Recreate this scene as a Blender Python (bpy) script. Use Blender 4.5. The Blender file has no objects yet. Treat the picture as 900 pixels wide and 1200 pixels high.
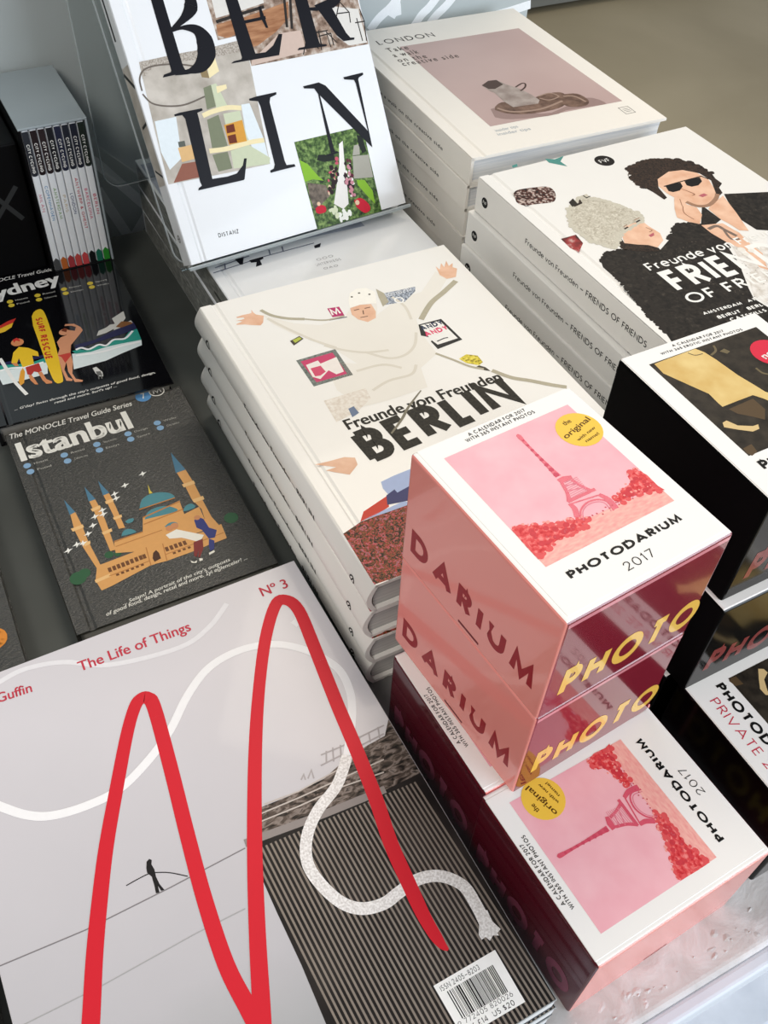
import bpy, bmesh, math, random
from mathutils import Vector, Matrix
random.seed(7)
SC = bpy.context.scene
COL = SC.collection
PI = math.pi
CM = 0.01

# ------------------------------------------------------------------ camera
cd = bpy.data.cameras.new('camera'); cam = bpy.data.objects.new('camera', cd); COL.objects.link(cam)
cd.sensor_fit = 'HORIZONTAL'; cd.sensor_width = 36.0; cd.lens = 1110.07/900*36
cd.clip_start = 0.02; cd.clip_end = 50
_r = Vector((0.88863075, -0.45651991, 0.04387434)); _u = Vector((0.31461676, 0.67641298, 0.66594427)); _w = _r.cross(_u)
cam.matrix_world = Matrix(((_r.x, _u.x, _w.x, 0), (_r.y, _u.y, _w.y, 0), (_r.z, _u.z, _w.z, 0.51903), (0, 0, 0, 1)))
SC.camera = cam

# ------------------------------------------------------------------ light
SC.view_settings.view_transform = 'Standard'; SC.view_settings.look = 'None'
SC.view_settings.exposure = 0.0; SC.view_settings.gamma = 1.0
SC.view_settings.use_curve_mapping = False
wd = bpy.data.worlds.new('shop_light'); SC.world = wd; wd.use_nodes = True
bg = wd.node_tree.nodes['Background']; bg.inputs[0].default_value = (0.80, 0.84, 0.90, 1); bg.inputs[1].default_value = 0.36

def area(name, loc, target, sx, sy, power, color):
    l = bpy.data.lights.new(name, 'AREA'); l.shape = 'RECTANGLE'; l.size = sx; l.size_y = sy; l.energy = power; l.color = color
    o = bpy.data.objects.new(name, l); COL.objects.link(o); o.location = loc
    o.rotation_euler = (Vector(target)-Vector(loc)).to_track_quat('-Z', 'Y').to_euler()
    return o
area('shop_window_daylight', (1.6, -2.1, .95), (0.25, 0.3, 0), 1.9, 1.5, 74, (0.82, 0.90, 1.0))
area('ceiling_and_fill_lamp', (1.1, 1.5, 2.2), (0.3, 0.5, 0), 1.3, 1.0, 34, (1.0, 0.90, 0.76))
area('ceiling_and_fill_lamp', (-0.95, -0.75, 1.8), (0.25, 0.6, 0.1), 0.7, 0.6, 20, (1.0, 0.95, 0.88))  # added fill light, not a real lamp; brightens panel and left faces

# ------------------------------------------------------------------ materials
MATS = {}
def lin(h):
    h = h.lstrip('#'); v = [int(h[i:i+2], 16)/255 for i in (0, 2, 4)]
    return tuple((c/12.92 if c <= .04045 else ((c+.055)/1.055)**2.4) for c in v)+(1,)
def base(name, rough, coat=0, spec=.5):
    m = bpy.data.materials.new(name); m.use_nodes = True
    b = m.node_tree.nodes['Principled BSDF']
    b.inputs['Roughness'].default_value = rough; b.inputs['Coat Weight'].default_value = coat
    b.inputs['Coat Roughness'].default_value = .06; b.inputs['Specular IOR Level'].default_value = spec
    return m, b, m.node_tree.nodes, m.node_tree.links
def ink(hexc, rough=.45, coat=0, var=.05, scale=300, bump=0, spec=.18, name=None):
    k = ('ink', hexc, rough, coat, var, scale, bump, spec)
    if k in MATS: return MATS[k]
    m, b, N, L = base(name or 'ink_'+hexc.strip('#'), rough, coat, spec)
    tc = N.new('ShaderNodeTexCoord'); no = N.new('ShaderNodeTexNoise'); no.inputs['Scale'].default_value = scale; no.inputs['Detail'].default_value = 3
    L.new(tc.outputs['Object'], no.inputs['Vector'])
    mx = N.new('ShaderNodeMix'); mx.data_type = 'RGBA'; c = lin(hexc)
    mx.inputs[6].default_value = tuple(x*(1-var) for x in c[:3])+(1,); mx.inputs[7].default_value = tuple(min(1, x*(1+var)) for x in c[:3])+(1,)
    L.new(no.outputs['Fac'], mx.inputs[0]); L.new(mx.outputs[2], b.inputs['Base Color'])
    if bump:
        bp = N.new('ShaderNodeBump'); bp.inputs['Strength'].default_value = bump; bp.inputs['Distance'].default_value = .0006
        L.new(no.outputs['Fac'], bp.inputs['Height']); L.new(bp.outputs[0], b.inputs['Normal'])
    MATS[k] = m; return m
def mottle(name, stops, scale=200, rough=.4, coat=0, detail=4, stretch=(1, 1, 1), kind='noise', bump=0, spec=.18, rot=0, dist=0):
    if name in MATS: return MATS[name]
    m, b, N, L = base(name, rough, coat, spec)
    tc = N.new('ShaderNodeTexCoord'); mp = N.new('ShaderNodeMapping'); mp.inputs['Scale'].default_value = stretch; mp.inputs['Rotation'].default_value = (0, 0, rot)
    L.new(tc.outputs['Object'], mp.inputs['Vector'])
    if kind == 'noise':
        t = N.new('ShaderNodeTexNoise'); t.inputs['Scale'].default_value = scale; t.inputs['Detail'].default_value = detail; t.inputs['Distortion'].default_value = dist; out = t.outputs['Fac']
    elif kind == 'voronoi':
        t = N.new('ShaderNodeTexVoronoi'); t.inputs['Scale'].default_value = scale; out = t.outputs['Color']
    else:
        t = N.new('ShaderNodeTexWave'); t.inputs['Scale'].default_value = scale; t.bands_direction = kind; t.inputs['Distortion'].default_value = dist; t.inputs['Detail'].default_value = detail; out = t.outputs['Fac']
    L.new(mp.outputs[0], t.inputs['Vector'])
    cr = N.new('ShaderNodeValToRGB'); e = cr.color_ramp.elements
    while len(e) < len(stops): e.new(.5)
    for i, (p, h) in enumerate(stops): e[i].position = p; e[i].color = lin(h)
    L.new(out, cr.inputs[0]); L.new(cr.outputs[0], b.inputs['Base Color'])
    if bump:
        bp = N.new('ShaderNodeBump'); bp.inputs['Strength'].default_value = bump; bp.inputs['Distance'].default_value = .001
        L.new(out, bp.inputs['Height']); L.new(bp.outputs[0], b.inputs['Normal'])
    MATS[name] = m; return m

WHITE = ink('#EFECE6', .35, .12, .012, 60, spec=.4, name='white_cover_board')
CREAM = ink('#F0EAE0', .5, 0, .015, 60, name='cream_cover_board')
CARD = ink('#F3F1ED', .5, 0, .012, 60, name='white_card')
DISTW = ink('#E6E8EA', .25, .2, .01, 60, spec=.4, name='glossy_white_cover')
PAGES = mottle('page_edges', [(.3, '#C9CCD0'), (.7, '#F0EFEC')], 420, .8, 0, 2, (.02, .02, 1))
PAGESG = mottle('page_edges_shaded', [(.3, '#A9AAA8'), (.7, '#D6D4CE')], 420, .8, 0, 2, (.02, .02, 1))  # greyer copy for the BERLIN stack, its shade put into the page colour
INK = ink('#0E0E0E', .5); INKW = ink('#F2F0EA', .45)

# ------------------------------------------------------------------ object helpers
def link(o, parent=None):
    COL.objects.link(o)
    if parent is not None: o.parent = parent
    return o
def thing(name, label, cat, loc=(0, 0, 0), rot=(0, 0, 0), group=None):
    o = bpy.data.objects.new(name, None); COL.objects.link(o); o.empty_display_size = .02
    o.location = loc; o.rotation_euler = rot; o['label'] = label; o['category'] = cat
    if group: o['group'] = group
    return o
def tag(o, label, cat, group=None):
    o['label'] = label; o['category'] = cat
    if group: o['group'] = group
    return o
def mobj(name, verts, faces, mat, parent=None, smooth=False, mats=None, idx=None):
    me = bpy.data.meshes.new(name); me.from_pydata([tuple(v) for v in verts], [], faces)
    for m in (mats or [mat]): me.materials.append(m)
    if idx:
        for p, i in zip(me.polygons, idx): p.material_index = i
    if smooth:
        for p in me.polygons: p.use_smooth = True
    me.update()
    return link(bpy.data.objects.new(name, me), parent)
def bevbox(name, a, b, mat, parent=None, bev=.0008, seg=2, mats=None, facemat=None):
    bm = bmesh.new()
    vs = [bm.verts.new((x, y, z)) for z in (a[2], b[2]) for y in (a[1], b[1]) for x in (a[0], b[0])]
    for f in ((0, 2, 3, 1), (4, 5, 7, 6), (0, 1, 5, 4), (2, 6, 7, 3), (0, 4, 6, 2), (1, 3, 7, 5)):
        bm.faces.new([vs[i] for i in f])
    bm.normal_update()
    if bev: bmesh.ops.bevel(bm, geom=list(bm.edges), offset=bev, segments=seg, affect='EDGES', profile=.5)
    bm.normal_update()
    if facemat:
        for f in bm.faces: f.material_index = facemat(f.normal, f.calc_center_median())
    me = bpy.data.meshes.new(name); bm.to_mesh(me); bm.free()
    for m in (mats or [mat]): me.materials.append(m)
    return link(bpy.data.objects.new(name, me), parent)
def extrude_y(name, prof, y0, y1, mat, parent=None, smooth=False):
    "closed xz profile swept along y"
    n = len(prof); v = [(x, y0, z) for x, z in prof]+[(x, y1, z) for x, z in prof]
    f = [(i, (i+1) % n, n+(i+1) % n, n+i) for i in range(n)]+[tuple(range(n))[::-1], tuple(range(n, 2*n))]
    o = mobj(name, v, f, mat, parent, smooth)
    bm = bmesh.new(); bm.from_mesh(o.data); bmesh.ops.recalc_face_normals(bm, faces=bm.faces); bm.to_mesh(o.data); bm.free()
    return o
def dup(root, loc, rot, label=None, group=None, skip=None):
    def cp(o, par):
        if skip and o.get('face') == skip: return
        c = o.copy(); COL.objects.link(c)
        if par is not None: c.parent = par
        for ch in list(kids.get(o, [])): cp(ch, c)
        return c
    kids = {}
    for o in list(COL.objects):
        if o.parent: kids.setdefault(o.parent, []).append(o)
    r = cp(root, None); r.location = loc; r.rotation_euler = rot
    if label: r['label'] = label
    if group: r['group'] = group
    return r

# ------------------------------------------------------------------ flat print: frames, polygons, ribbons, lettering
def frames(w, d, t):
    return {'top': lambda a, b, h: (a*CM, b*CM, t*CM+h), 'left': lambda a, b, h: (-h, (d-a)*CM, b*CM),
            'front': lambda a, b, h: (a*CM, -h, b*CM), 'back': lambda a, b, h: ((w-a)*CM, d*CM+h, b*CM)}
JOINED = ('lettering', 'title', 'series', 'blurb', 'emblem', 'badge', 'key', 'issue', 'name', 'barcode', 'publisher', 'subtitle', 'bullet', 'printed_window', 'bird', 'guests', 'mullions', 'rooftop', 'tower', 'lines', 'eyelet', 'feature', 'furniture', 'lamp', 'ledge', 'shape')
def prn(parent, name, fr, mat, polys, layer=1, kind=None):
    if 1 < len(polys) <= 9 and (len(polys) == 2 and not name.startswith('sp') and 'photo' in name or not any(name.endswith(j) for j in JOINED)):
        return [prn1(parent, name, fr, mat, [q], layer+.12*i) for i, q in enumerate(polys)][0]
    return prn1(parent, name, fr, mat, polys, layer)
def prn1(parent, name, fr, mat, polys, layer=1):
    "flat printed shapes, cm coordinates on face fr, as one mesh"
    if not isinstance(mat, bpy.types.Material): mat = ink(mat)
    v = []; f = []; h = .00004+.000022*layer
    for p in polys:
        vv, ff = p if isinstance(p, tuple) else (p, [tuple(range(len(p)))])
        for q in ff:   # every little face a few microns above the one before, so overlapping strokes never coincide
            o = len(v); hh = h+1.2e-6*(len(f) % 17)
            v += [fr(vv[i][0], vv[i][1], hh) for i in q]; f.append(tuple(range(o, o+len(q))))
    return mobj(name, v, f, mat, parent)
def circ(c, r, n=28, ry=None):
    ry = ry or r; c = c[0] if isinstance(c, list) else c
    return [(c[0]+r*math.cos(2*PI*i/n), c[1]+ry*math.sin(2*PI*i/n)) for i in range(n)]
def ring(c, r, w, n=28):
    c = c[0] if isinstance(c, list) else c
    vv = [(c[0]+q*math.cos(2*PI*i/n), c[1]+q*math.sin(2*PI*i/n)) for q in (r, r-w) for i in range(n)]
    return (vv, [(i, (i+1) % n, n+(i+1) % n, n+i) for i in range(n)])
def rect(x0, y0, x1, y1): return [(x0, y0), (x1, y0), (x1, y1), (x0, y1)]
def smoothline(pts, k=6):
    P = [pts[0]]+list(pts)+[pts[-1]]; out = []
    for i in range(1, len(P)-2):
        for j in range(k):
            t = j/k; a, b, c, d = P[i-1], P[i], P[i+1], P[i+2]
            out.append(tuple(.5*((2*b[m])+(-a[m]+c[m])*t+(2*a[m]-5*b[m]+4*c[m]-d[m])*t*t+(-a[m]+3*b[m]-3*c[m]+d[m])*t**3) for m in (0, 1)))
    out.append(tuple(pts[-1])); return out
def rib(pts, w, smooth=False, w2=None):
    "ribbon polygon along pts; w may be a list"
    if smooth: pts = smoothline(pts)
    n = len(pts); W = [w+(w2-w)*i/(n-1) if w2 is not None else w for i in range(n)]
    L = []; R = []
    closed = n > 3 and math.hypot(pts[0][0]-pts[-1][0], pts[0][1]-pts[-1][1]) < 1e-6
    for i in range(n):
        a = pts[max(i-1, 0)]; b = pts[min(i+1, n-1)]; c = pts[i]
        if closed and i in (0, n-1): a = pts[-2]; b = pts[1]
        if 0 < i < n-1 or closed:
            d1 = (c[0]-a[0], c[1]-a[1]); d2 = (b[0]-c[0], b[1]-c[1]); l1 = math.hypot(*d1) or 1e-9; l2 = math.hypot(*d2) or 1e-9
            d1 = (d1[0]/l1, d1[1]/l1); d2 = (d2[0]/l2, d2[1]/l2); t = (d1[0]+d2[0], d1[1]+d2[1]); lt = math.hypot(*t) or 1e-9
            t = (t[0]/lt, t[1]/lt); k = min(2.2, 1/max(.2, t[0]*d1[0]+t[1]*d1[1]))
        else:
            t = (b[0]-a[0], b[1]-a[1]); lt = math.hypot(*t) or 1e-9; t = (t[0]/lt, t[1]/lt); k = 1
        h = W[i]/2*k; L.append((c[0]-t[1]*h, c[1]+t[0]*h)); R.append((c[0]+t[1]*h, c[1]-t[0]*h))
    vv = R+L; return (vv, [(i, i+1, n+i+1, n+i) for i in range(n-1)])
def arc(cx, cy, rx, ry, a0, a1, n=10): return [(cx+rx*math.cos(math.radians(a0+(a1-a0)*i/n)), cy+ry*math.sin(math.radians(a0+(a1-a0)*i/n))) for i in range(n+1)]
G = {  # geometric capitals: width, strokes in a unit box
 'A': (.88, [[(0, 0), (.5, 1), (1, 0)], [(.2, .3), (.8, .3)]]),
 'B': (.6, [[(0, 0), (0, 1)], [(0, 1), (.5, 1)]+arc(.5, .76, .42, .24, 90, -90)+[(0, .52)], [(0, .52), (.55, .52)]+arc(.55, .26, .45, .26, 90, -90)+[(0, 0)]]),
 'C': (.85, [arc(.55, .5, .55, .5, 50, 310, 16)]),
 'D': (.78, [[(0, .5), (0, 1), (.4, 1)]+arc(.4, .5, .6, .5, 90, -90, 12)+[(0, 0), (0, .5)]]),
 'E': (.5, [[(1, 1), (0, 1), (0, 0), (1, 0)], [(0, .5), (.92, .5)]]),
 'F': (.48, [[(1, 1), (0, 1), (0, 0)], [(0, .5), (.92, .5)]]),
 'G': (.9, [arc(.52, .5, .52, .5, 48, 360, 16)+[(.55, .5)]]),
 'H': (.68, [[(0, 0), (0, 1)], [(1, 0), (1, 1)], [(0, .5), (1, .5)]]),
 'I': (.0, [[(0, 0), (0, 1)]]),
 'K': (.62, [[(0, 0), (0, 1)], [(1, 1), (.05, .48), (1, 0)]]),
 'L': (.45, [[(0, 1), (0, 0), (1, 0)]]),
 'M': (.9, [[(0, 0), (.1, 1), (.5, .12), (.9, 1), (1, 0)]]),
 'N': (.74, [[(0, 0), (0, 1), (1, 0), (1, 1)]]),
 'O': (.98, [arc(.5, .5, .5, .5, 0, 360, 24)]),
 'P': (.55, [[(0, 0), (0, 1), (.5, 1)]+arc(.5, .74, .5, .26, 90, -90)+[(0, .48)]]),
 'R': (.58, [[(0, 0), (0, 1), (.5, 1)]+arc(.5, .75, .45, .25, 90, -90)+[(0, .5)], [(.45, .5), (1, 0)]]),
 'S': (.52, [arc(.5, .76, .45, .24, 40, 180, 8)+arc(.5, .76, .45, .24, 190, 270, 5)+arc(.5, .26, .5, .26, 80, 0, 5)+arc(.5, .26, .5, .26, -10, -145, 8)]),
 'T': (.6, [[(0, 1), (1, 1)], [(.5, 1), (.5, 0)]]),
 'U': (.68, [[(0, 1), (0, .35)]+arc(.5, .35, .5, .35, 180, 360, 12)+[(1, 1)]]),
 'V': (.8, [[(0, 1), (.5, 0), (1, 1)]]), 'W': (1.15, [[(0, 1), (.27, 0), (.5, .95), (.73, 0), (1, 1)]]),
 'Y': (.7, [[(0, 1), (.5, .5), (1, 1)], [(.5, .5), (.5, 0)]]), 'Z': (.62, [[(0, 1), (1, 1), (0, 0), (1, 0)]]),
 '0': (.62, [arc(.5, .5, .5, .5, 0, 360, 20)]), '1': (.22, [[(0, .78), (.9, 1), (.9, 0)]]),
 '2': (.56, [arc(.48, .72, .46, .28, 170, -30, 10)+[(0, 0), (1, 0)]]),
 '3': (.54, [arc(.45, .76, .45, .24, 150, -90, 9), arc(.45, .27, .52, .27, 90, -150, 10)]),
 '4': (.62, [[(.75, 0), (.75, 1), (0, .25), (1, .25)]]), '5': (.54, [[(.9, 1), (.2, 1), (.08, .55)]+arc(.45, .32, .5, .32, 110, -150, 10)]),
 '6': (.58, [[(.62, 1), (.08, .45)], arc(.5, .31, .5, .31, 0, 360, 16)]), '7': (.56, [[(0, 1), (1, 1), (.3, 0)]]),
 '8': (.56, [arc(.5, .76, .4, .24, 0, 360, 12), arc(.5, .27, .5, .27, 0, 360, 14)]),
 '9': (.58, [[(.38, 0), (.92, .55)], arc(.5, .69, .5, .31, 0, 360, 16)]),
 '£': (.55, [arc(.62, .74, .4, .26, 30, 180, 8)+[(.22, .1), (0, 0), (1, 0)], [(0, .45), (.7, .45)]]),
 '$': (.52, [arc(.5, .72, .45, .2, 40, 180, 8)+arc(.5, .72, .45, .2, 190, 270, 5)+arc(.5, .3, .5, .22, 80, 0, 5)+arc(.5, .3, .5, .22, -10, -145, 8), [(.5, 0), (.5, 1)]]),
 '–': (.7, [[(0, .42), (1, .42)]]), '•': (.1, [[(0, .5), (1, .5)]]), '&': (.7, [[(1, 0), (.15, .8), (.4, 1), (.6, .8), (0, .3), (.3, 0), (.9, .4)]]),
}
_e = arc(.5, .35, .5, .35, 0, 360, 20)
G.update({'a': (.52, [arc(.48, .46, .44, .24, 155, 0, 8)+[(.92, 0)], [(.92, .42)]+arc(.42, .21, .42, .21, 90, 270, 8)+[(.92, .06)]]),
 'b': (.6, [[(0, 1), (0, 0)], _e]), 'd': (.6, [[(1, 1), (1, 0)], _e]), 'o': (.6, [_e]), 'c': (.52, [arc(.55, .35, .55, .35, 50, 310, 12)]),
 'e': (.58, [[(0, .37), (1, .37)]+arc(.5, .35, .5, .35, 4, 312, 16)]), 'f': (.34, [[(.4, 0), (.4, .8), (.6, 1), (1, 1)], [(0, .68), (1, .68)]]),
 'l': (0, [[(0, 0), (0, 1)]]), 'i': (0, [[(0, 0), (0, .68)], [(0, .86), (0, 1)]]), 'h': (.52, [[(0, 0), (0, 1)], [(0, .42)]+arc(.5, .42, .5, .28, 180, 0, 8)+[(1, 0)]]),
 'n': (.52, [[(0, 0), (0, .7)], [(0, .42)]+arc(.5, .42, .5, .28, 180, 0, 8)+[(1, 0)]]), 'u': (.52, [[(1, 0), (1, .7)], [(0, .7), (0, .28)]+arc(.5, .28, .5, .28, 180, 360, 8)]),
 'r': (.3, [[(0, 0), (0, .7)], [(0, .42)]+arc(.9, .42, .9, .28, 180, 90, 5)+[(1.1, .7)]]),
 's': (.46, [arc(.5, .525, .44, .175, 40, 180, 7)+arc(.5, .525, .44, .175, 190, 270, 4)+arc(.5, .18, .48, .18, 80, 0, 4)+arc(.5, .18, .48, .18, -10, -145, 7)]),
 't': (.34, [[(.4, .95), (.4, .12), (.6, 0), (1, 0)], [(0, .68), (1, .68)]]), 'v': (.56, [[(0, .7), (.5, 0), (1, .7)]]),
 'y': (.56, [[(0, .7), (.52, .02)], [(1, .7), (.42, -.2), (.15, -.28), (-.05, -.27)]])})
def vrib(pts, ws, k=5):
    "smoothed ribbon whose width follows the list ws"
    s = smoothline(pts, k); n = len(s); m = len(ws)-1; W = []
    for i in range(n):
        q = i*m/(n-1); j = min(m-1, int(q)); W.append(ws[j]*(1-(q-j))+ws[j+1]*(q-j))
    v, f_ = rib(s, 1.0); vv = []
    for j, (x, y) in enumerate(v): q = s[j % n]; vv.append((q[0]+(x-q[0])*W[j % n], q[1]+(y-q[1])*W[j % n]))
    return (vv, f_)
def curls(poly, r, seed=1, step=None, n=9):
    "small round tufts along an outline, to break a straight edge"
    rd = random.Random(seed); out = []; step = step or r*1.2
    for i in range(len(poly)):
        a = poly[i]; b = poly[(i+1) % len(poly)]; L = math.hypot(b[0]-a[0], b[1]-a[1]); k = max(1, int(L/step))
        for j in range(k):
            t = (j+rd.random())/k; rr = r*rd.uniform(.5, 1.1)
            out.append(circ((a[0]+(b[0]-a[0])*t+rd.uniform(-.3, .3)*r, a[1]+(b[1]-a[1])*t+rd.uniform(-.3, .3)*r), rr, n, rr*rd.uniform(.7, 1.1)))
    return out
def geo(s, t=.16, gap=.16, squeeze=1.0, space=.45):
    x = 0; out = []
    for ch in s:
        if ch == ' ': x += space; continue
        w, st = G[ch]; w *= squeeze; iw = max(w-t*.5, 0)
        for p in st: out.append(rib([(x+t/2+a*iw, t/2+b*(1-t)) for a, b in p], t))
        x += iw+t+gap
    return out, x-gap
def fit(polys, width, pts, hk=1.0):
    "map unit lettering (0..width, cap 0..1) to baseline p0-p1 with cap top near p2"
    p0, p1, p2 = pts; L = math.hypot(p1[0]-p0[0], p1[1]-p0[1]); e = ((p1[0]-p0[0])/L, (p1[1]-p0[1])/L); n = (-e[1], e[0])
    H = (p2[0]-p0[0])*n[0]+(p2[1]-p0[1])*n[1]; sx = L/width; H *= hk
    return [([(p0[0]+e[0]*x*sx+n[0]*y*H, p0[1]+e[1]*x*sx+n[1]*y*H) for x, y in vv], ff) for vv, ff in polys]
def geotext(parent, name, fr, mat, s, pts, layer=3, t=.16, gap=.16, squeeze=1.0, space=.45):
    P, w = geo(s, t, gap, squeeze, space); return prn(parent, name, fr, mat, fit(P, w, pts), layer)
TC = {}
def raw(s, shear, track):
    c = bpy.data.curves.new('lettering', 'FONT'); c.body = s; c.shear = shear; c.resolution_u = 4; c.space_character = track
    o = bpy.data.objects.new('lettering', c); COL.objects.link(o); dg = bpy.context.evaluated_depsgraph_get(); dg.update()
    me = bpy.data.meshes.new_from_object(o.evaluated_get(dg)); vv = [(v.co.x, v.co.y) for v in me.vertices]; ff = [tuple(p.vertices) for p in me.polygons]
    bpy.data.objects.remove(o); bpy.data.curves.remove(c); bpy.data.meshes.remove(me); return vv, ff
CAPH = max(y for x, y in raw('H', 0, 1)[0])
def typeset(s, bold=0.0, shear=0.0, font='', track=1.0):
    "outline lettering; bold strikes the word several times, slightly shifted"
    k = (s, bold, shear, track)
    if k in TC: return TC[k]
    vv, ff = raw(s, shear, track); x0 = min(v[0] for v in vv); x1 = max(v[0] for v in vv); P = []
    for dx, dy in (((0, 0),) if bold == 0 else ((-bold, -bold*.4), (bold, -bold*.4), (-bold, bold*.4), (bold, bold*.4), (0, 0))):
        P.append(([((x-x0+dx), (y+dy)/CAPH) for x, y in vv], ff))
    TC[k] = (P, x1-x0); return TC[k]
def text(parent, name, fr, mat, s, pts, layer=3, bold=0.0, shear=0.0, font='', track=1.0):
    P, w = typeset(s, bold, shear, font, track); return prn(parent, name, fr, mat, fit(P, w, pts), layer)

# ------------------------------------------------------------------ book builders (cm)
def hardcover(name, label, cat, loc, rot, w, d, t, group=None, cover=WHITE, spine='flat', board=.26, over=.3, pages=PAGES, r=.55, groove=True):
    T = thing(name, label, cat, tuple(c*CM for c in loc), rot, group); c = CM
    g = .85
    def board_prof(zi, zo):   # hinge groove close to the spine, zi inside, zo outside
        s = 1 if zo > zi else -1; x0 = .06 if spine == 'round' else 0
        dp = .09 if groove else .02
        return [(x0*c, zo*c-s*.05*c), ((x0+.05)*c, zo*c), (g*c, zo*c), ((g+.14)*c, (zo-s*dp)*c), ((g+.34)*c, (zo-s*dp)*c), ((g+.5)*c, zo*c),
                ((w-.06)*c, zo*c), (w*c, (zo-s*.06)*c), (w*c, zi*c), (x0*c, zi*c)]
    fc = extrude_y('front_cover', board_prof(t-board, t), 0, d*c, cover, T)
    extrude_y('back_cover', board_prof(board, 0), 0, d*c, cover, T)
    if spine == 'round':
        n = 12; out = [(.08*c-r*c*math.sin(PI*i/n), (t-(t)*i/n)*c) for i in range(n+1)]
        inn = [((.3)*c-r*.8*c*math.sin(PI*i/n), (t-.12-(t-.24)*i/n)*c) for i in range(n, -1, -1)]
        sp = extrude_y('spine', out+inn, 0, d*c, cover, T, False)
        for p in sp.data.polygons[:n]: p.use_smooth = True
    else:
        sp = extrude_y('spine', [(-.02*c, .07*c), (-.02*c, (t-.07)*c), (.03*c, (t-.02)*c), (.24*c, (t-.02)*c), (.24*c, .02*c), (.03*c, .02*c)], 0, d*c, cover, T)
    # page block, gently hollowed at the fore edge
    x0 = .25 if spine == 'flat' else .1; n = 6
    prof = [(x0*c, board*c), (x0*c, (t-board)*c)]+[((w-over-.12*math.sin(PI*i/n))*c, (t-board-(t-2*board)*i/n)*c) for i in range(n+1)]
    extrude_y('page_block', prof, over*c, (d-over)*c, pages, T)
    return T, fc, sp, frames(w, d, t)

# ------------------------------------------------------------------ setting: floor, display table, panel, plinth
TABLE = None
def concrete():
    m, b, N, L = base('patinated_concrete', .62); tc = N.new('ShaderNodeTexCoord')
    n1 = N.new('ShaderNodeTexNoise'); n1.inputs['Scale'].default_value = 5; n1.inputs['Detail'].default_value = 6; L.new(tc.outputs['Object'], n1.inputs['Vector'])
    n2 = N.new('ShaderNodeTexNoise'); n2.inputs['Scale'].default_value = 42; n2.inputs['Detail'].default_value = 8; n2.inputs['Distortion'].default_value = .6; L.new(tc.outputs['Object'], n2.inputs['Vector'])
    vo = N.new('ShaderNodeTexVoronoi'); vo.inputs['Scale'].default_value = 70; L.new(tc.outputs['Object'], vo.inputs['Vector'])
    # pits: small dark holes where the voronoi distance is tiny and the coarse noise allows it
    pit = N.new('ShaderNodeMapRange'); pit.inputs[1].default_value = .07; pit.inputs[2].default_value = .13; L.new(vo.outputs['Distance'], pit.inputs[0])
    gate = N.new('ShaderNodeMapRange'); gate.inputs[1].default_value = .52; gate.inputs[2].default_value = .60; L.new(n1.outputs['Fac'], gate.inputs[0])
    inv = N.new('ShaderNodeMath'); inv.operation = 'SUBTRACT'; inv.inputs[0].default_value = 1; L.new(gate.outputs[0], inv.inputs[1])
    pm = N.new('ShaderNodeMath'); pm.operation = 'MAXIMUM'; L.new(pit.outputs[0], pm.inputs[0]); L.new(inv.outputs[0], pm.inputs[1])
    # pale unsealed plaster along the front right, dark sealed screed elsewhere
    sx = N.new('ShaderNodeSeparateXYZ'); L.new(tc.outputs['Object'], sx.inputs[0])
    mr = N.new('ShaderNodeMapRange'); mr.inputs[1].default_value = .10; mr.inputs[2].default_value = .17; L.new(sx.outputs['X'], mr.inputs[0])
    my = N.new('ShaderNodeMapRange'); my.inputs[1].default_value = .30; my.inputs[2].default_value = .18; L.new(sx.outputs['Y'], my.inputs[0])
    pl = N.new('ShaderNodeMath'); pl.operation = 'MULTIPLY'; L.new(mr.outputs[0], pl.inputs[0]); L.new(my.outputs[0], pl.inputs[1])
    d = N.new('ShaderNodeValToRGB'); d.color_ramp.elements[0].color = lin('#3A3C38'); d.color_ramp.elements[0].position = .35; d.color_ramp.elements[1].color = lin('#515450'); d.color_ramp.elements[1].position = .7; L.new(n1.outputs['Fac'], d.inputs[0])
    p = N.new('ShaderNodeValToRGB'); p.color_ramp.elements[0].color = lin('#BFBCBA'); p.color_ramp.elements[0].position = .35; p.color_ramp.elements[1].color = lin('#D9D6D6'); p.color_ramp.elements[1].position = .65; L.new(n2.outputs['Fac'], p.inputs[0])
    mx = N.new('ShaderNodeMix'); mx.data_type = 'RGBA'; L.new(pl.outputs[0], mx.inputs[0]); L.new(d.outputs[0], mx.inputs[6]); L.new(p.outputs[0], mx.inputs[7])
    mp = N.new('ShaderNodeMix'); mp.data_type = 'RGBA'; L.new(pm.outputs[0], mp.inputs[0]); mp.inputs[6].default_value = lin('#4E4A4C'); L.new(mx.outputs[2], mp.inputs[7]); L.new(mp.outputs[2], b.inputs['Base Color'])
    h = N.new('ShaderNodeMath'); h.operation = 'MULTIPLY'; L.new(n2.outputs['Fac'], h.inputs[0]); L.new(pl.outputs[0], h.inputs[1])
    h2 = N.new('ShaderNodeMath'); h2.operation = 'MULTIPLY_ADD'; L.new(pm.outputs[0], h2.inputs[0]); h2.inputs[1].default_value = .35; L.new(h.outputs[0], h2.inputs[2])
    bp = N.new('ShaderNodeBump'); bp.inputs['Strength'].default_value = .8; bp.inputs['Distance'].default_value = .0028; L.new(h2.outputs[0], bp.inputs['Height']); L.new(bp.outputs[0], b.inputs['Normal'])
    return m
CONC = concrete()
table = thing('display_table', 'grey concrete display table with a pale plastered front edge under all the books', 'table', (0, 0, -.60))
def tpart(name, a, b, m, bev, seg=3):
    return bevbox(name, (a[0]*CM, a[1]*CM, a[2]*CM+.6), (b[0]*CM, b[1]*CM, b[2]*CM+.6), m, table, bev, seg)
slab = tpart('table_top', (-75, 4.2, -6), (67, 83.6, 0), CONC, .004, 4)
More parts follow.
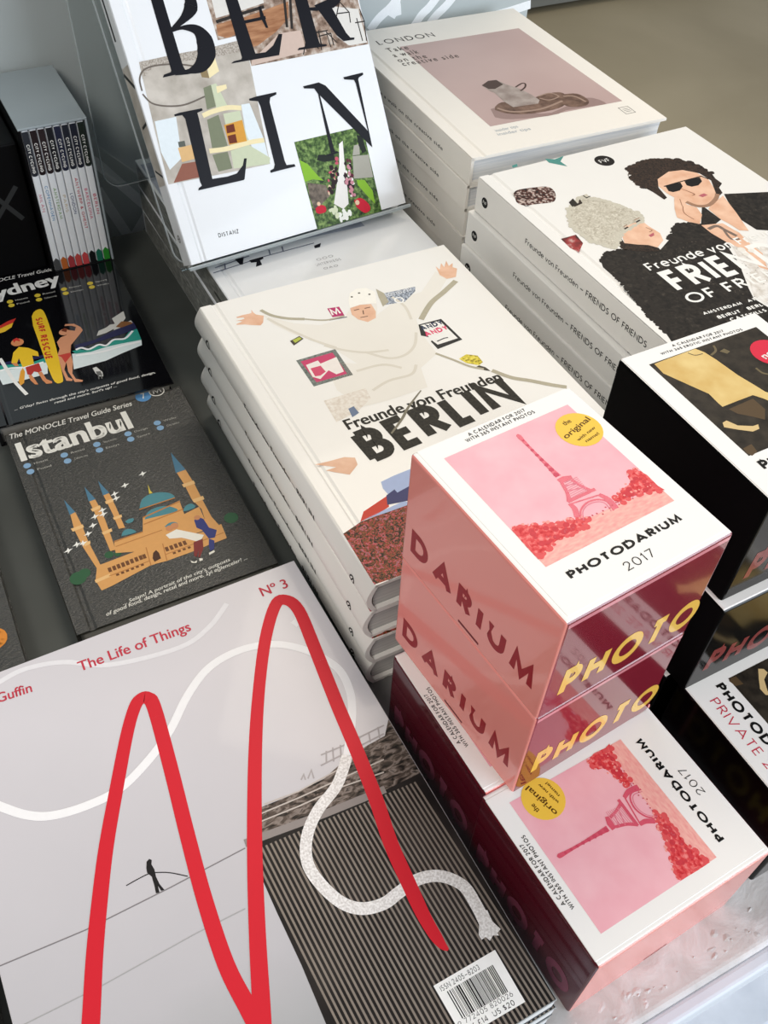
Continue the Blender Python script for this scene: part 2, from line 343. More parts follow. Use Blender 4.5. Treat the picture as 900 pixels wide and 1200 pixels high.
# a trowelled ridge, lumps and pits on the plastered strip
bm = bmesh.new()
E_ = bm.verts
def lump(x, y, r, h, el=1, a=0):
    n = 9; ring_ = []; c0 = bm.verts.new((x*CM, y*CM, h*CM))
    for i in range(n):
        q = 2*PI*i/n; rr = r*(.75+.5*random.random()); X = rr*el*math.cos(q); Y = rr*math.sin(q)
        ring_.append(bm.verts.new(((x+X*math.cos(a)-Y*math.sin(a))*CM, (y+X*math.sin(a)+Y*math.cos(a))*CM, -.01*CM)))
    for i in range(n): bm.faces.new((c0, ring_[i], ring_[(i+1) % n]))
for i in range(46):
    x = random.uniform(15, 34); y = random.uniform(4.8, 6.1)
    lump(x, y, random.uniform(.05, .26), random.uniform(.02, .08), random.uniform(1, 2.4), random.uniform(-.3, .5))
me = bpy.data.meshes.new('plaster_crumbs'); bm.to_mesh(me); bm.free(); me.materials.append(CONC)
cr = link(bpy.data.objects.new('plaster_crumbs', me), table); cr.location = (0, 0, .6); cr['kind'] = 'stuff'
LEDGE = mottle('pale_blue_plaster', [(.3, '#C3CAD4'), (.7, '#DDE3EC')], 30, .7, 0, 6, bump=.25)
tpart('front_edge_strip', (-75, 3.4, -3.2), (67, 4.25, -.25), ink('#D7DEE8', .5, 0, .03, 40, .1), .0025, 3)
tpart('table_base', (-74, 1.2, -60), (66, 82, -5.9), LEDGE, .004, 2)

fl = bevbox('floor', (-3, -3, -.66), (5, 5, -.60), mottle('worn_floor', [(.25, '#9A8F76'), (.75, '#B5AA90')], 1.6, .38, 0, 6, dist=.3), None, 0); fl['kind'] = 'structure'
for nm, a_, b_ in (('wall_back', (-3, 5, -.6), (5, 5.1, 2.6)), ('wall_left', (-3.1, -3, -.6), (-3, 5.1, 2.6))):
    wl = bevbox(nm, a_, b_, ink('#C9C6BE', .7), None, 0); wl['kind'] = 'structure'
# back panel with brushed white lines
panel = thing('room_divider', 'grey upright divider with white brushed lines behind the books', 'divider', (0, .88, -.60))
pb = bevbox('board', (-1.1, 0, 0), (.645, .022, 1.25), mottle('grey_panel_paint', [(.3, '#B4BCBB'), (.7, '#C2C9C9')], 3, .55, 0, 4), panel, .001)
pf = lambda a, b, h: (a*CM, -h, b*CM+.6)
prn(panel, 'brushed_line', pf, ink('#E9EDEE', .6), [rib(x, 1.0) for x in (
  [(15.32,6.10),(16.39,5.19),(20.17,0.09),(21.62,-1.79)], [(15.98,2.51),(18.15,-3.14),(18.63,-4.68)], [(21.30,-0.17),(19.08,-2.97),(17.76,-4.46)])], 1)
prn(panel, 'brushed_line', pf, ink('#F4F7F8', .6), [rib(x, .9, True) for x in (
  [(45.51,13.36),(46.49,14.38),(47.64,15.15),(48.57,16.04)], [(47.29,15.30),(47.89,14.83),(48.50,14.46)], [(48.58,14.34),(48.45,15.27),(48.19,16.20)], [(50.39,12.84),(51.35,14.03),(52.17,14.65),(53.04,15.54)], [(52.00,12.61),(52.98,13.67),(54.14,14.54),(54.95,15.31)], [(58.75,12.69),(61.73,12.96),(64.73,13.36)])], 1)
# low white plinth on the floor beyond
pl_ = thing('low_plinth', 'low pale plinth on the floor at the top edge of the picture', 'plinth', (0, 0, -.6))
bevbox('body', (.9, 2.50, .012), (3.4, 3.6, .05), ink('#8E8F89', .6), pl_, .002)
bevbox('top_board', (.9, 2.47, .05), (3.45, 3.62, .066), ink('#C9C8BC', .5), pl_, .003)
bevbox('plinth_shadow_foot', (1.0, 2.58, 0), (3.3, 3.5, .012), ink('#2A2A28', .7), pl_, .001)  # dark recessed foot added to stand for the shadow under the plinth

# ------------------------------------------------------------------ photo-a-day box calendars
W_, D_, H_ = 9.285, 10.882, 7.365
PINKSKY = mottle('pink_photo_sky', [(.3, '#F0AEB8'), (.75, '#F6BFC6')], 60, .45, 0, 3)
PINKG = mottle('pink_photo_ground', [(.3, '#EE9C98'), (.7, '#F7BDB0')], 260, .45, 0, 4, (1, 3, 1))
REDTREE = mottle('red_photo_trees', [(.32, '#C3212C'), (.5, '#E04B4E'), (.68, '#F08A86')], 520, .45, 0, 5)
TOWER = ink('#D8566C', .4, .2, .12, 400)
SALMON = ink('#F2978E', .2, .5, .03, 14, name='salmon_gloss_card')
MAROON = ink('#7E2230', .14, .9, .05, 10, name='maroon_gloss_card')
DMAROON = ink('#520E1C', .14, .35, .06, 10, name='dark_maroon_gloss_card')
BLACKC = ink('#040404', .14, 0, .05, 10, spec=.22, name='black_gloss_card')
EDGEP = ink('#D98A92', .2, .8, .05, 40)
def calendar(label, loc, rot, pal, group, topart=True):
    T = thing('box_calendar', label, 'calendar', tuple(c*CM for c in loc), rot, group)
    w, d, h = W_, D_, H_; F = frames(w, d, h)
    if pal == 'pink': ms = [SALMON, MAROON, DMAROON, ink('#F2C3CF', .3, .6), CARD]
    else: ms = [ink('#050505', .6, 0, .05, 10, spec=.04), BLACKC, ink('#050505', .6, 0, .05, 10, spec=.04), BLACKC, CARD]
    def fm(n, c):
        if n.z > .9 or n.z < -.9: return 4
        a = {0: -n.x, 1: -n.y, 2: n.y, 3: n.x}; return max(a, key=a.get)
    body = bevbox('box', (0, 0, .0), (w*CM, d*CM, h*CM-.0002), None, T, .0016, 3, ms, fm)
    ins = .28 if pal == 'pink' else .12
    bevbox('cover_card', (ins*CM, ins*CM, h*CM-.0010), ((w-ins)*CM, (d-.06)*CM, h*CM), CARD, T, .0002, 1)
    top = F['top']
    if pal == 'pink':
        f = F['left']
        geotext(T, 'printed_lettering', f, ink('#9C1220', .3, 0), 'DARIUM', [(0.71,1.25),(10.16,1.40),(0.70,2.88)], 2, .24, .27)['face'] = 'side_word'
        geotext(T, 'printed_lettering', F['front'], ink('#EDBE55', .25, .7), 'PHOTO', [(0.86,1.13),(9.27,0.74),(0.96,3.34)], 2, .24, .2)
        geotext(T, 'printed_lettering', F['back'], ink('#7E3C50', .25, .2), 'PHOTO', [(.7, 1.0), (8.7, 1.0), (.7, 3.1)], 2, .30, .15)
        sl = [(4.89,0.82),(6.49,0.28)]
        prn(T, 'thumb_slot', f, '#7A2A30', [rib([(sl[0][0], .42), (sl[1][0], .42)], .16)], 2)
        prn(T, 'folded_edge', F['front'], EDGEP, [rect(.15, h-.42, w-.15, h-.16)], 1)
        prn(T, 'printed_photo', top, PINKSKY, [rect(1.11, 2.65, 8.32, 9.84)], 1)
        prn(T, 'photo_ground', top, PINKG, [[(1.11, 2.65), (8.32, 2.65), (8.32, 3.6), (5.5, 3.75), (1.11, 3.9)]], 2)
        prn(T, 'photo_trees', top, REDTREE, [[(1.13,4.98),(1.89,4.75),(2.53,4.44),(2.85,4.10),(3.46,4.10),(4.09,3.95),(4.36,3.72),(3.97,3.45),(3.26,3.51),(2.37,3.51),(1.64,3.34),(1.09,3.11),(1.09,3.93)],
            [(6.00,3.98),(6.98,4.35),(7.42,4.39),(7.55,4.80),(8.17,4.93),(8.37,4.42),(8.32,3.67),(8.41,3.33),(7.50,3.67),(6.64,3.80),(6.26,3.74)]], 3)
        t1 = [(1.13,4.98),(1.89,4.75),(2.53,4.44),(2.85,4.10),(3.46,4.10),(4.09,3.95),(4.36,3.72),(3.97,3.45),(3.26,3.51),(2.37,3.51),(1.64,3.34),(1.09,3.11),(1.09,3.93)]
        t2 = [(6.00,3.98),(6.98,4.35),(7.42,4.39),(7.55,4.80),(8.17,4.93),(8.37,4.42),(8.32,3.67),(8.41,3.33),(7.50,3.67),(6.64,3.80),(6.26,3.74)]
        inb = lambda P: [[(min(8.3, max(1.12, x)), max(2.66, y)) for x, y in q] for q in P]
        for nm_, P_, sd in (('tree_tufts', t1, 2), ('tree_tufts', t2, 5)):
            prn1(T, nm_, top, ink('#DE5558', .45, 0, .15, 500), inb(curls(P_, .19, sd)), 2.6)['kind'] = 'stuff'
            cx_ = sum(q[0] for q in P_)/len(P_); cy_ = sum(q[1] for q in P_)/len(P_)
            sm_ = [(cx_+(q[0]-cx_)*.55, cy_+(q[1]-cy_)*.55) for q in P_]
            prn1(T, nm_, top, ink('#CC3A44', .45, 0, .2, 500), inb(curls(sm_, .15, sd+1)), 3.4)['kind'] = 'stuff'
            prn1(T, nm_, top, ink('#F09A92', .45, 0, .1, 500), inb(curls([(q[0]+.05, q[1]+.12) for q in P_[:7]], .07, sd+2, .3)), 3.8)['kind'] = 'stuff'
        A_ = [(4.95,9.36),(4.91,8.95),(4.83,6.49),(4.82,5.91),(4.36,4.95),(4.02,4.04),(5.73,4.57),(5.83,3.62),(5.27,5.88),(5.47,5.00)]
        prn(T, 'photo_tower', top, TOWER, [vrib([(4.96,9.42),(4.91,8.95),(4.85,6.36)], [.05, .26, .12, .3]), [(4.66,6.24),(5.00,6.27),(5.38,6.12),(5.32,5.93),(4.67,5.96)],
            vrib([(4.72,5.97),(4.55,5.40),(4.28,4.93)], [.16, .16, .22]), vrib([(5.23,5.90),(5.35,5.41),(5.55,4.91)], [.16, .14, .2]), rib([(4.22,4.97),(5.76,4.94)], .17), rib([(4.16,4.82),(5.73,4.57)], .07),
            vrib([(4.23,4.84),(4.21,4.48),(3.98,4.07)], [.2, .26, .24]), vrib([(5.69,4.60),(5.85,4.17),(5.81,3.59)], [.2, .26, .24]), rib([(4.07,3.89),(4.38,4.29),(4.91,4.50),(5.43,4.41),(5.71,4.10),(5.62,3.56)], .09, True)], 4)
        L2 = [rib([(4.11,3.79),(4.44,4.21),(4.90,4.38),(5.34,4.31),(5.57,4.07),(5.50,3.59)], .04, True), rib([(4.65,5.78),(5.35,5.60)], .05), rib([(4.54,5.50),(5.44,5.24)], .05)]
        for i in range(9):
            t = i/9; x0, y0 = A_[3]; x1, y1 = A_[9]; xa, ya = A_[4]
            L2.append(rib([(x0+(xa-x0)*t, y0+(ya-y0)*t), (x0+.75+(x1-x0-.75)*min(1, t+.12), y0+.1+(y1-y0)*min(1, t+.12))], .03))
        prn1(T, 'photo_tower', top, ink('#CC4A62', .45), [circ((A_[1][0]+(A_[2][0]-A_[1][0])*k/7, A_[1][1]+(A_[2][1]-A_[1][1])*k/7), .07+.01*k, 6) for k in range(8)], 5)
        prn1(T, 'photo_tower', top, ink('#E07A8C', .45), L2, 4.4)
        rd = random.Random(8); gr = [(2.27,3.22),(5.09,3.14),(7.46,2.94)]
        prn1(T, 'photo_visitors', top, ink('#C8505A', .45), [circ((gr[0][0]+(gr[2][0]-gr[0][0])*q+rd.uniform(-.2, .2), 3.75+rd.uniform(-.12, .15)), .045, 5) for q in [k/30 for k in range(30)]], 5)['kind'] = 'stuff'
        st = [(7.66,8.22),(8.57,7.69)]
        sc = st[0]
        prn(T, 'round_sticker', top, ink('#F0C54A', .45, 0, .02), [circ((sc[0], sc[1]), 1.12)], 5)
        for s_, q in (('the', [(7.24,8.75),(7.69,8.79),(7.35,9.02)]), ('original', [(6.73,8.02),(8.57,8.45),(6.81,8.35)]), ('with new', [(7.12,7.62),(8.40,7.90),(7.17,7.80)]), ('name!', [(7.40,7.38),(8.28,7.50),(7.46,7.55)])):
            text(T, 'sticker_lettering', top, ink('#5A3A10', .5), s_, q, 7, .015)
        geotext(T, 'printed_title', top, INK, 'PHOTODARIUM', [(1.60,1.61),(7.85,1.61),(1.68,2.03)], 3, .23, .14)
        geotext(T, 'printed_title', top, INK, '2017', [(3.89,0.75),(5.49,0.77),(3.94,1.19)], 3, .09, .2)
        geotext(T, 'printed_title', top, INK, 'A CALENDAR FOR 2017', [(2.95,10.42),(6.29,10.47),(3.00,10.64)], 3, .17, .2)
        geotext(T, 'printed_title', top, INK, 'WITH 365 INSTANT PHOTOS', [(2.62,10.15),(6.61,10.15),(2.67,10.37)], 3, .17, .2)
    else:
        RED = ink('#C9304A', .4)
        geotext(T, 'printed_lettering', F['front'], ink('#7C3330', .25, .2), 'PHOTO', [(0.86,1.13),(9.27,0.74),(0.96,3.34)], 2, .24, .2)['face'] = 'front_word'
        prn(T, 'printed_photo', top, mottle('dark_photo', [(.3, '#1B1712'), (.7, '#3A332A')], 160, .45, 0, 5), [rect(1.11, 2.65, 8.32, 9.84)], 1)
        SK = mottle('tan_photo', [(.3, '#CFA95F'), (.7, '#E4C988')], 60, .45, 0, 3)
        prn(T, 'photo_shape', top, SK, [[(1.38,9.76),(2.29,9.79),(4.11,9.81),(4.35,9.39),(4.50,8.65),(4.66,7.26),(4.87,6.40),(5.02,5.70),(5.36,5.23),(4.88,4.73),(4.58,5.35),(4.28,5.77),(3.30,5.78),(2.32,5.77),(2.31,6.08),(2.36,6.79),(1.98,7.58),(1.32,8.98)]], 2)
        prn(T, 'photo_shape', top, ink('#57452F', .4), [[(2.48,5.51),(4.10,5.58),(4.10,4.74),(3.55,4.17),(3.17,4.59),(2.65,5.07)], [(1.20,3.14),(1.77,3.19),(1.67,2.69),(1.25,2.59),(1.15,2.83)]], 2)
        prn(T, 'photo_shape', top, ink('#D8BC86', .4), [[(1.54,4.90),(1.82,4.94),(2.07,4.44),(2.70,4.09),(3.02,4.07),(2.85,3.81),(2.43,3.80),(1.87,4.22),(1.39,4.63)]], 3)
        prn(T, 'photo_shape', top, ink('#6E6248', .4), [rib([(5.16,9.61),(4.97,9.23),(4.50,9.05)], .12, True), [(5.11,9.10),(5.48,9.17),(5.61,8.86),(5.34,8.78)], rib([(3.52,9.71),(3.75,9.40),(4.19,9.33)], .06, True), rib([(5.89,7.27),(5.91,6.86),(6.11,6.64)], .12, True)], 3)
        sc = [(7.46,7.92)][0]
        prn(T, 'round_sticker', top, ink('#D92B45', .4), [circ((sc[0], sc[1]), 1.0)], 5)
        text(T, 'sticker_lettering', top, INKW, 'new', [(sc[0]-.6, sc[1]-.35), (sc[0]+.6, sc[1]-.15), (sc[0]-.62, sc[1]+.1)], 7, .02)
        geotext(T, 'printed_title', top, INK, 'PHOTODARIUM', [(1.15, 1.62), (8.3, 1.62), (1.15, 2.22)], 3, .23, .14)
        geotext(T, 'printed_title', top, RED, 'PRIVATE 2017', [(1.75, .72), (7.7, .72), (1.75, 1.3)], 3, .1, .2)
        geotext(T, 'printed_title', top, INK, 'A CALENDAR FOR 2017', [(3.16,10.42),(6.47,10.25),(3.24,10.60)], 3, .17, .2)
        geotext(T, 'printed_title', top, INK, 'WITH 365 EROTIC INSTANT PHOTOS', [(2.20,10.16),(7.48,9.92),(2.27,10.33)], 3, .17, .2)
    return T
def R(d): return math.radians(d)
def place(b, yaw, z=0, rot=0, w=W_, d=D_):
    "front-left corner of the footprint b; rot=1: quarter turn left, rot=-1: quarter turn right"
    a = R(yaw); X = (math.cos(a), math.sin(a)); Y = (-math.sin(a), math.cos(a))
    if rot == 1: return ((b[0]+X[0]*d)*CM, (b[1]+X[1]*d)*CM, z*CM), (0, 0, a+PI/2)
    if rot == -1: return ((b[0]+Y[0]*w)*CM, (b[1]+Y[1]*w)*CM, z*CM), (0, 0, a-PI/2)
    return (b[0]*CM, b[1]*CM, z*CM), (0, 0, a)
GP = 'pink box calendars'; GB = 'black box calendars'
l, r = place((17.1, 14.95), 5.52, 2*H_)
calA = calendar('pink box calendar on top of the pink stack, tower photo facing up', (17.1, 14.95, 2*H_), r, 'pink', GP)
l, r = place((17.12, 14.97), 5.4, H_); dup(calA, l, r, 'pink box calendar directly under the topmost one, only its salmon and maroon sides showing', GP)
l, r = place((15.89, 15.56), 2.25, 0, 1); dup(calA, l, r, 'pink box calendar lying sideways at the back beneath the upright pink pair', GP, 'side_word')
l, r = place((16.17, 6.27), 3.19, 0, 1); dup(calA, l, r, 'pink box calendar lying sideways at the table front, tower photo turned on its side', GP, 'side_word')
calK = calendar('black sided box calendar topping its stack, tan shape on a dark photo', (29.02, 16.47, 2*H_), (0, 0, R(1.21)), 'black', GB)
l, r = place((28.82, 15.93), 1.21, H_); dup(calK, l, r, 'black box calendar second from the top, dull red lettering on its front', GB)
l, r = place((29.13, 7.22), .91, 0, -1); dup(calK, l, r, 'black box calendar at the bottom, its title turned sideways, at the right picture edge', GB, 'front_word')
l, r = place((28.5, 17.0), .6, 0, -1); dup(calK, l, r, 'black box calendar at the bottom of the black stack, hidden behind the pink boxes', GB)

# ------------------------------------------------------------------ white hardcovers titled BERLIN (rounded spines)
GF = 'white hardcovers with the leaping figure'
FW, FD, FT = 20.424, 27.831, 10.289/4
HOOD = ink('#EAE5DB', .4, 0, .02, 60); FOLD = ink('#DBD4C6', .4, 0, .04, 90); FOLD2 = ink('#B3AB95', .4, 0, .12, 400); SKIN = mottle('printed_skin', [(.3, '#DDAA8A'), (.7, '#EEC5A8')], 90, .45, 0, 3)
def fberlin():
    T, fc, sp, F = hardcover('hardcover_book', 'white hardcover titled BERLIN with a leaping hooded figure, topmost of its stack', 'book', (15.69, 27.66, FT*3), (0, 0, R(.27)), FW, FD, FT, GF, spine='round', pages=PAGESG)
    top = F['top']
    prn(fc, 'printed_figure', top, HOOD, [[(3.86,25.11),(4.49,24.42),(5.48,23.37),(7.11,22.40),(9.00,22.40),(9.95,23.37),(10.55,24.70),(11.39,25.06),(12.22,24.51),(12.01,23.16),(11.40,21.85),(12.72,22.49),(14.52,22.94),(15.67,22.98)]+[(17.98,24.91),(18.24,23.64),(16.54,22.13),(14.38,20.71),(13.69,20.18),(13.28,18.72),(13.19,17.16),(13.16,16.19)]+[(11.38,15.28),(10.80,13.34),(7.83,13.27),(6.00,13.41),(5.15,15.56),(5.56,17.92),(5.65,18.63)]+[(7.62,17.47),(6.92,19.37),(6.07,21.04),(4.96,22.20),(4.08,23.92)]], 1)
    prn(fc, 'garment_fold', top, FOLD, [rib(x, .22, True) for x in ([(6.39,20.22),(7.39,19.19),(8.71,18.32),(10.25,17.90)], [(8.71,18.32),(9.84,17.12),(11.03,16.96),(12.15,17.62),(12.96,18.86)], [(11.24,15.72),(10.45,14.96),(8.74,15.00),(7.30,14.57)], [(3.98,24.65),(4.86,22.90),(5.90,21.12),(7.04,19.63)], [(7.20,16.80),(9.12,16.68),(10.17,15.83)], [(13.37,23.32),(13.68,21.88),(13.37,20.33)])], 2)
    prn(fc, 'figure_shadow', top, FOLD2, [rib([(3.93,25.77),(4.20,25.17),(4.59,24.65),(5.36,24.03),(6.37,23.51)], .28, True), rib([(6.37,23.51),(7.71,22.78),(9.14,22.68)], .16, True), rib([(18.77,23.17),(17.19,22.29),(15.61,21.45),(14.01,20.04)], .42, True),
        rib([(13.06,16.24),(13.84,15.11),(14.51,14.05),(15.34,13.29)], .2, True), rib([(15.70,13.02),(16.51,11.83),(17.54,10.99),(18.53,10.10),(19.42,9.40)], .35, True), [(12.73,24.71),(13.04,24.00),(12.87,22.89),(12.20,22.54),(12.45,23.73)]], 2)
    prn(fc, 'printed_hand', top, SKIN, [[(1.77,25.31),(2.04,25.22),(2.23,25.06),(1.71,24.94),(1.72,24.85),(2.25,24.67),(2.66,24.40),(3.23,24.11),(3.52,24.34),(3.87,25.06),(3.42,25.41),(3.33,25.74),(3.33,26.09),(3.20,25.73),(3.01,25.70),(2.50,25.75),(2.01,25.70),(2.05,25.58),(2.48,25.46),(2.49,25.28),(2.22,25.26)],
        [(18.30,25.48),(18.38,24.97),(18.91,25.68),(18.85,25.09),(19.43,25.79),(19.26,25.10),(19.74,25.32),(19.45,24.83),(19.68,24.54),(19.03,23.61),(18.26,23.67),(18.02,24.33)],
        [(0.92,9.91),(1.80,9.80),(2.85,9.72),(3.43,9.40),(3.31,8.79),(2.49,8.22),(1.83,8.73),(1.32,9.16),(2.03,9.14)]], 3)
    prn(fc, 'printed_face', top, SKIN, [[(9.92,23.34),(10.74,23.41),(11.55,23.17),(11.46,22.23),(11.11,21.54),(10.36,21.34),(9.86,21.90),(9.69,22.60)]], 3)
    prn(fc, 'facial_feature', top, '#6B4A3A', [rib(x, .08) for x in ([(10.06,22.98),(10.47,22.97)], [(10.87,22.88),(11.31,22.85)], [(10.11,22.03),(10.67,21.95)], [(10.66,22.72),(10.49,22.28)])], 4)
    prn(fc, 'cap_band', top, '#F6F2E8', [[(10.24,24.27),(10.74,25.02),(11.41,25.30),(12.13,25.11),(12.50,24.37),(11.95,23.08),(11.58,23.24),(10.76,23.44),(9.94,23.38)]], 3)
    prn(fc, 'cap_eyelet', top, '#5A5548', [circ([(10.64,24.53)], .09), circ([(11.35,24.74)], .09), circ([(11.98,24.29)], .09)], 4)
    GRY = mottle('grey_photo_frame', [(.3, '#4E5550'), (.7, '#8E948C')], 500, .35, .25, 4)
    prn(fc, 'printed_picture', top, GRY, [[(3.94,19.52),(6.90,19.54),(6.81,16.55),(3.91,16.56)]], 1)
    prn(fc, 'printed_picture', top, '#C8436B', [[(4.17,19.29),(6.57,19.27),(6.50,16.82),(4.25,16.87)]], 2)
    prn(fc, 'printed_picture', top, '#EEE6DE', [[(4.35,18.80),(5.29,18.90),(5.31,18.52),(6.61,18.72),(6.40,17.11),(5.82,17.06),(5.51,17.66),(4.63,17.06),(4.24,17.48)]], 3)
    prn(fc, 'printed_picture', top, '#D2506E', [[(4.48,18.35),(5.22,18.32),(5.28,17.61),(4.78,17.38),(4.42,17.46)]], 4)
    prn(fc, 'printed_picture', top, '#B8366A', [[(8.38,23.99),(9.27,23.84),(9.17,22.74),(8.29,22.89)]], 2)
    geotext(fc, 'printed_lettering', top, '#F2EEE6', 'M', [(8.35,23.03),(9.08,22.99),(8.52,23.83)], 3, .2)
    prn(fc, 'printed_picture', top, '#6A6E76', [rib([(7.91,22.68),(9.26,22.49)], .1)], 2)
    prn(fc, 'printed_picture', top, mottle('newsprint', [(.35, '#3E4650'), (.6, '#B9C0CC')], 700, .35, .25, 3), [[(12.89,23.97),(15.57,23.77),(15.30,23.26),(13.96,22.41),(12.36,22.68),(12.49,23.71)]], 2)
    prn(fc, 'printed_picture', top, '#F2F0EC', [ring([(13.66,22.76)], .38, .12)], 3)
    geotext(fc, 'printed_lettering', top, '#E9E9EA', 'DON NGUYEN', [(13.04,23.47),(15.11,23.43),(13.18,23.85)], 4, .16)
    prn(fc, 'printed_picture', top, '#2B2A28', [[(13.54,19.58),(15.38,19.51),(15.57,16.80),(13.44,16.58),(13.41,17.54),(13.84,17.74),(13.10,18.40)]], 2)
    prn(fc, 'printed_picture', top, '#EFECE6', [[(13.64,19.46),(15.18,19.35),(15.35,17.06),(13.68,17.01),(13.51,17.73),(13.55,18.35)]], 3)
    geotext(fc, 'printed_lettering', top, '#26304A', 'ANDY', [(13.47,18.83),(15.29,18.89),(13.64,19.37)], 4, .24)
    geotext(fc, 'printed_lettering', top, '#E0486E', 'ANDY', [(13.41,18.10),(15.32,18.21),(13.45,18.64)], 5, .24)
    prn(fc, 'printed_picture', top, '#3A3A3A', [rib([(13.82,17.35),(14.47,17.46),(14.75,17.41)], .1)], 4)
    prn(fc, 'printed_picture', top, mottle('yellow_flowers', [(.35, '#8C7A1E'), (.55, '#E3CF3E'), (.75, '#F2E67A')], 600, .35, .25, 4), [[(14.26,15.04),(14.97,15.26),(15.62,14.81),(15.60,14.05),(15.17,13.86),(14.48,14.44)]], 3)
    prn(fc, 'printed_picture', top, '#4A4236', [[(15.17,13.86),(15.47,13.50),(15.58,13.00),(15.29,13.20),(14.86,13.78)], [(4.41,21.63),(5.23,21.88),(5.38,21.48),(4.46,21.06)]], 3)
    prn(fc, 'printed_picture', top, '#B6BF4E', [[(4.61,21.63),(5.18,21.77),(5.27,21.53),(4.66,21.29)]], 4)
    prn(fc, 'printed_picture', top, mottle('faded_drawing', [(.35, '#D9CDBE'), (.7, '#EFE9DF')], 400, .35, .25, 4), [[(3.90,14.99),(6.98,14.98),(6.84,13.93),(5.47,13.13),(3.78,12.80)]], 2)
    prn(fc, 'printed_picture', top, '#6B7A94', [[(5.03,13.62),(5.46,13.70),(5.49,12.98),(4.91,12.78)]], 3)
    DK = mottle('worn_black_ink', [(.3, '#15130F'), (.78, '#3A362C')], 500, .5, 0, 5)
    text(fc, 'printed_title', top, DK, 'Freunde von Freunden', [(4.19,11.82),(15.86,11.83),(4.32,12.76)], 4, .026)
    geotext(fc, 'printed_title', top, DK, 'BERLIN', [(4.19,8.47),(16.05,9.43),(4.41,11.52)], 4, .21, .09, .85)
    prn(fc, 'figure_leg', top, '#7E7866', [vrib([(6.49,10.36),(7.72,11.26),(8.73,12.16),(10.24,13.23)], [.12, .2, .08])], 7)
    # little carousel of colour at the lower edge
    prn(fc, 'printed_photo', top, mottle('flower_bed', [(.36, '#17110E'), (.44, '#4E2E1C'), (.49, '#8A5A2C'), (.53, '#7E1F28'), (.58, '#C8483C'), (.63, '#A87488'), (.7, '#3E4A26')], 430, .45, 0, 6, dist=1.5), [[(0.07,4.13),(1.39,4.51),(3.19,4.55),(4.29,4.63)]+[(5.77,4.44),(6.65,-0.02),(4.68,-0.47)]+[(1.84,0.00),(0.01,0.08)]], 2)
    prn(fc, 'printed_photo', top, '#C9412F', [[(1.36,4.52),(1.89,5.16),(3.80,5.71),(3.44,4.86),(2.52,4.63)]], 3)
    prn(fc, 'printed_photo', top, '#A9B8DA', [[(1.42,4.57),(3.31,4.78),(4.47,4.90),(4.81,4.51),(3.17,4.51)], [(3.94,6.87),(4.85,7.00),(6.21,7.08),(5.52,5.14),(3.87,5.67),(3.79,6.32)]], 3)
    prn(fc, 'printed_photo', top, '#3E3F6A', [[(3.41,5.04),(3.72,5.74),(4.39,5.97),(4.42,5.66),(5.55,5.87),(5.11,4.73)]], 4)
    f = F['left']; f2 = lambda a, b, h: f(a, b, h+.0056*math.sin(PI*min(1, max(0, b/FT)))-.0008)
    text(sp, 'spine_lettering', f2, INK, 'Freunde von Freunden – BERLIN', [(9.6, .95), (20.8, .95), (9.6, 1.42)], 3, .02)
    prn(sp, 'spine_emblem', f2, INK, [circ((2.7, 1.3), .36)], 3)
    prn(sp, 'spine_emblem', f2, INK, [ring((26.0, 1.3), .3, .09), rib([(25.85, 1.1), (26.15, 1.5)], .09)], 3)
    return T
TF = fberlin()
for k, (dx, dy, a, lab) in enumerate(((-.12, .08, .1, 'white hardcover with a rounded spine, second from the top under the BERLIN cover'), (.02, -.1, .5, 'white hardcover with a rounded spine, third from the top of the left white stack'), (.2, .0, .3, 'white hardcover with a rounded spine at the bottom of the left white stack'))):
    dup(TF, ((15.69+dx)*CM, (27.66+dy)*CM, FT*(2-k)*CM), (0, 0, R(a)), lab, GF)

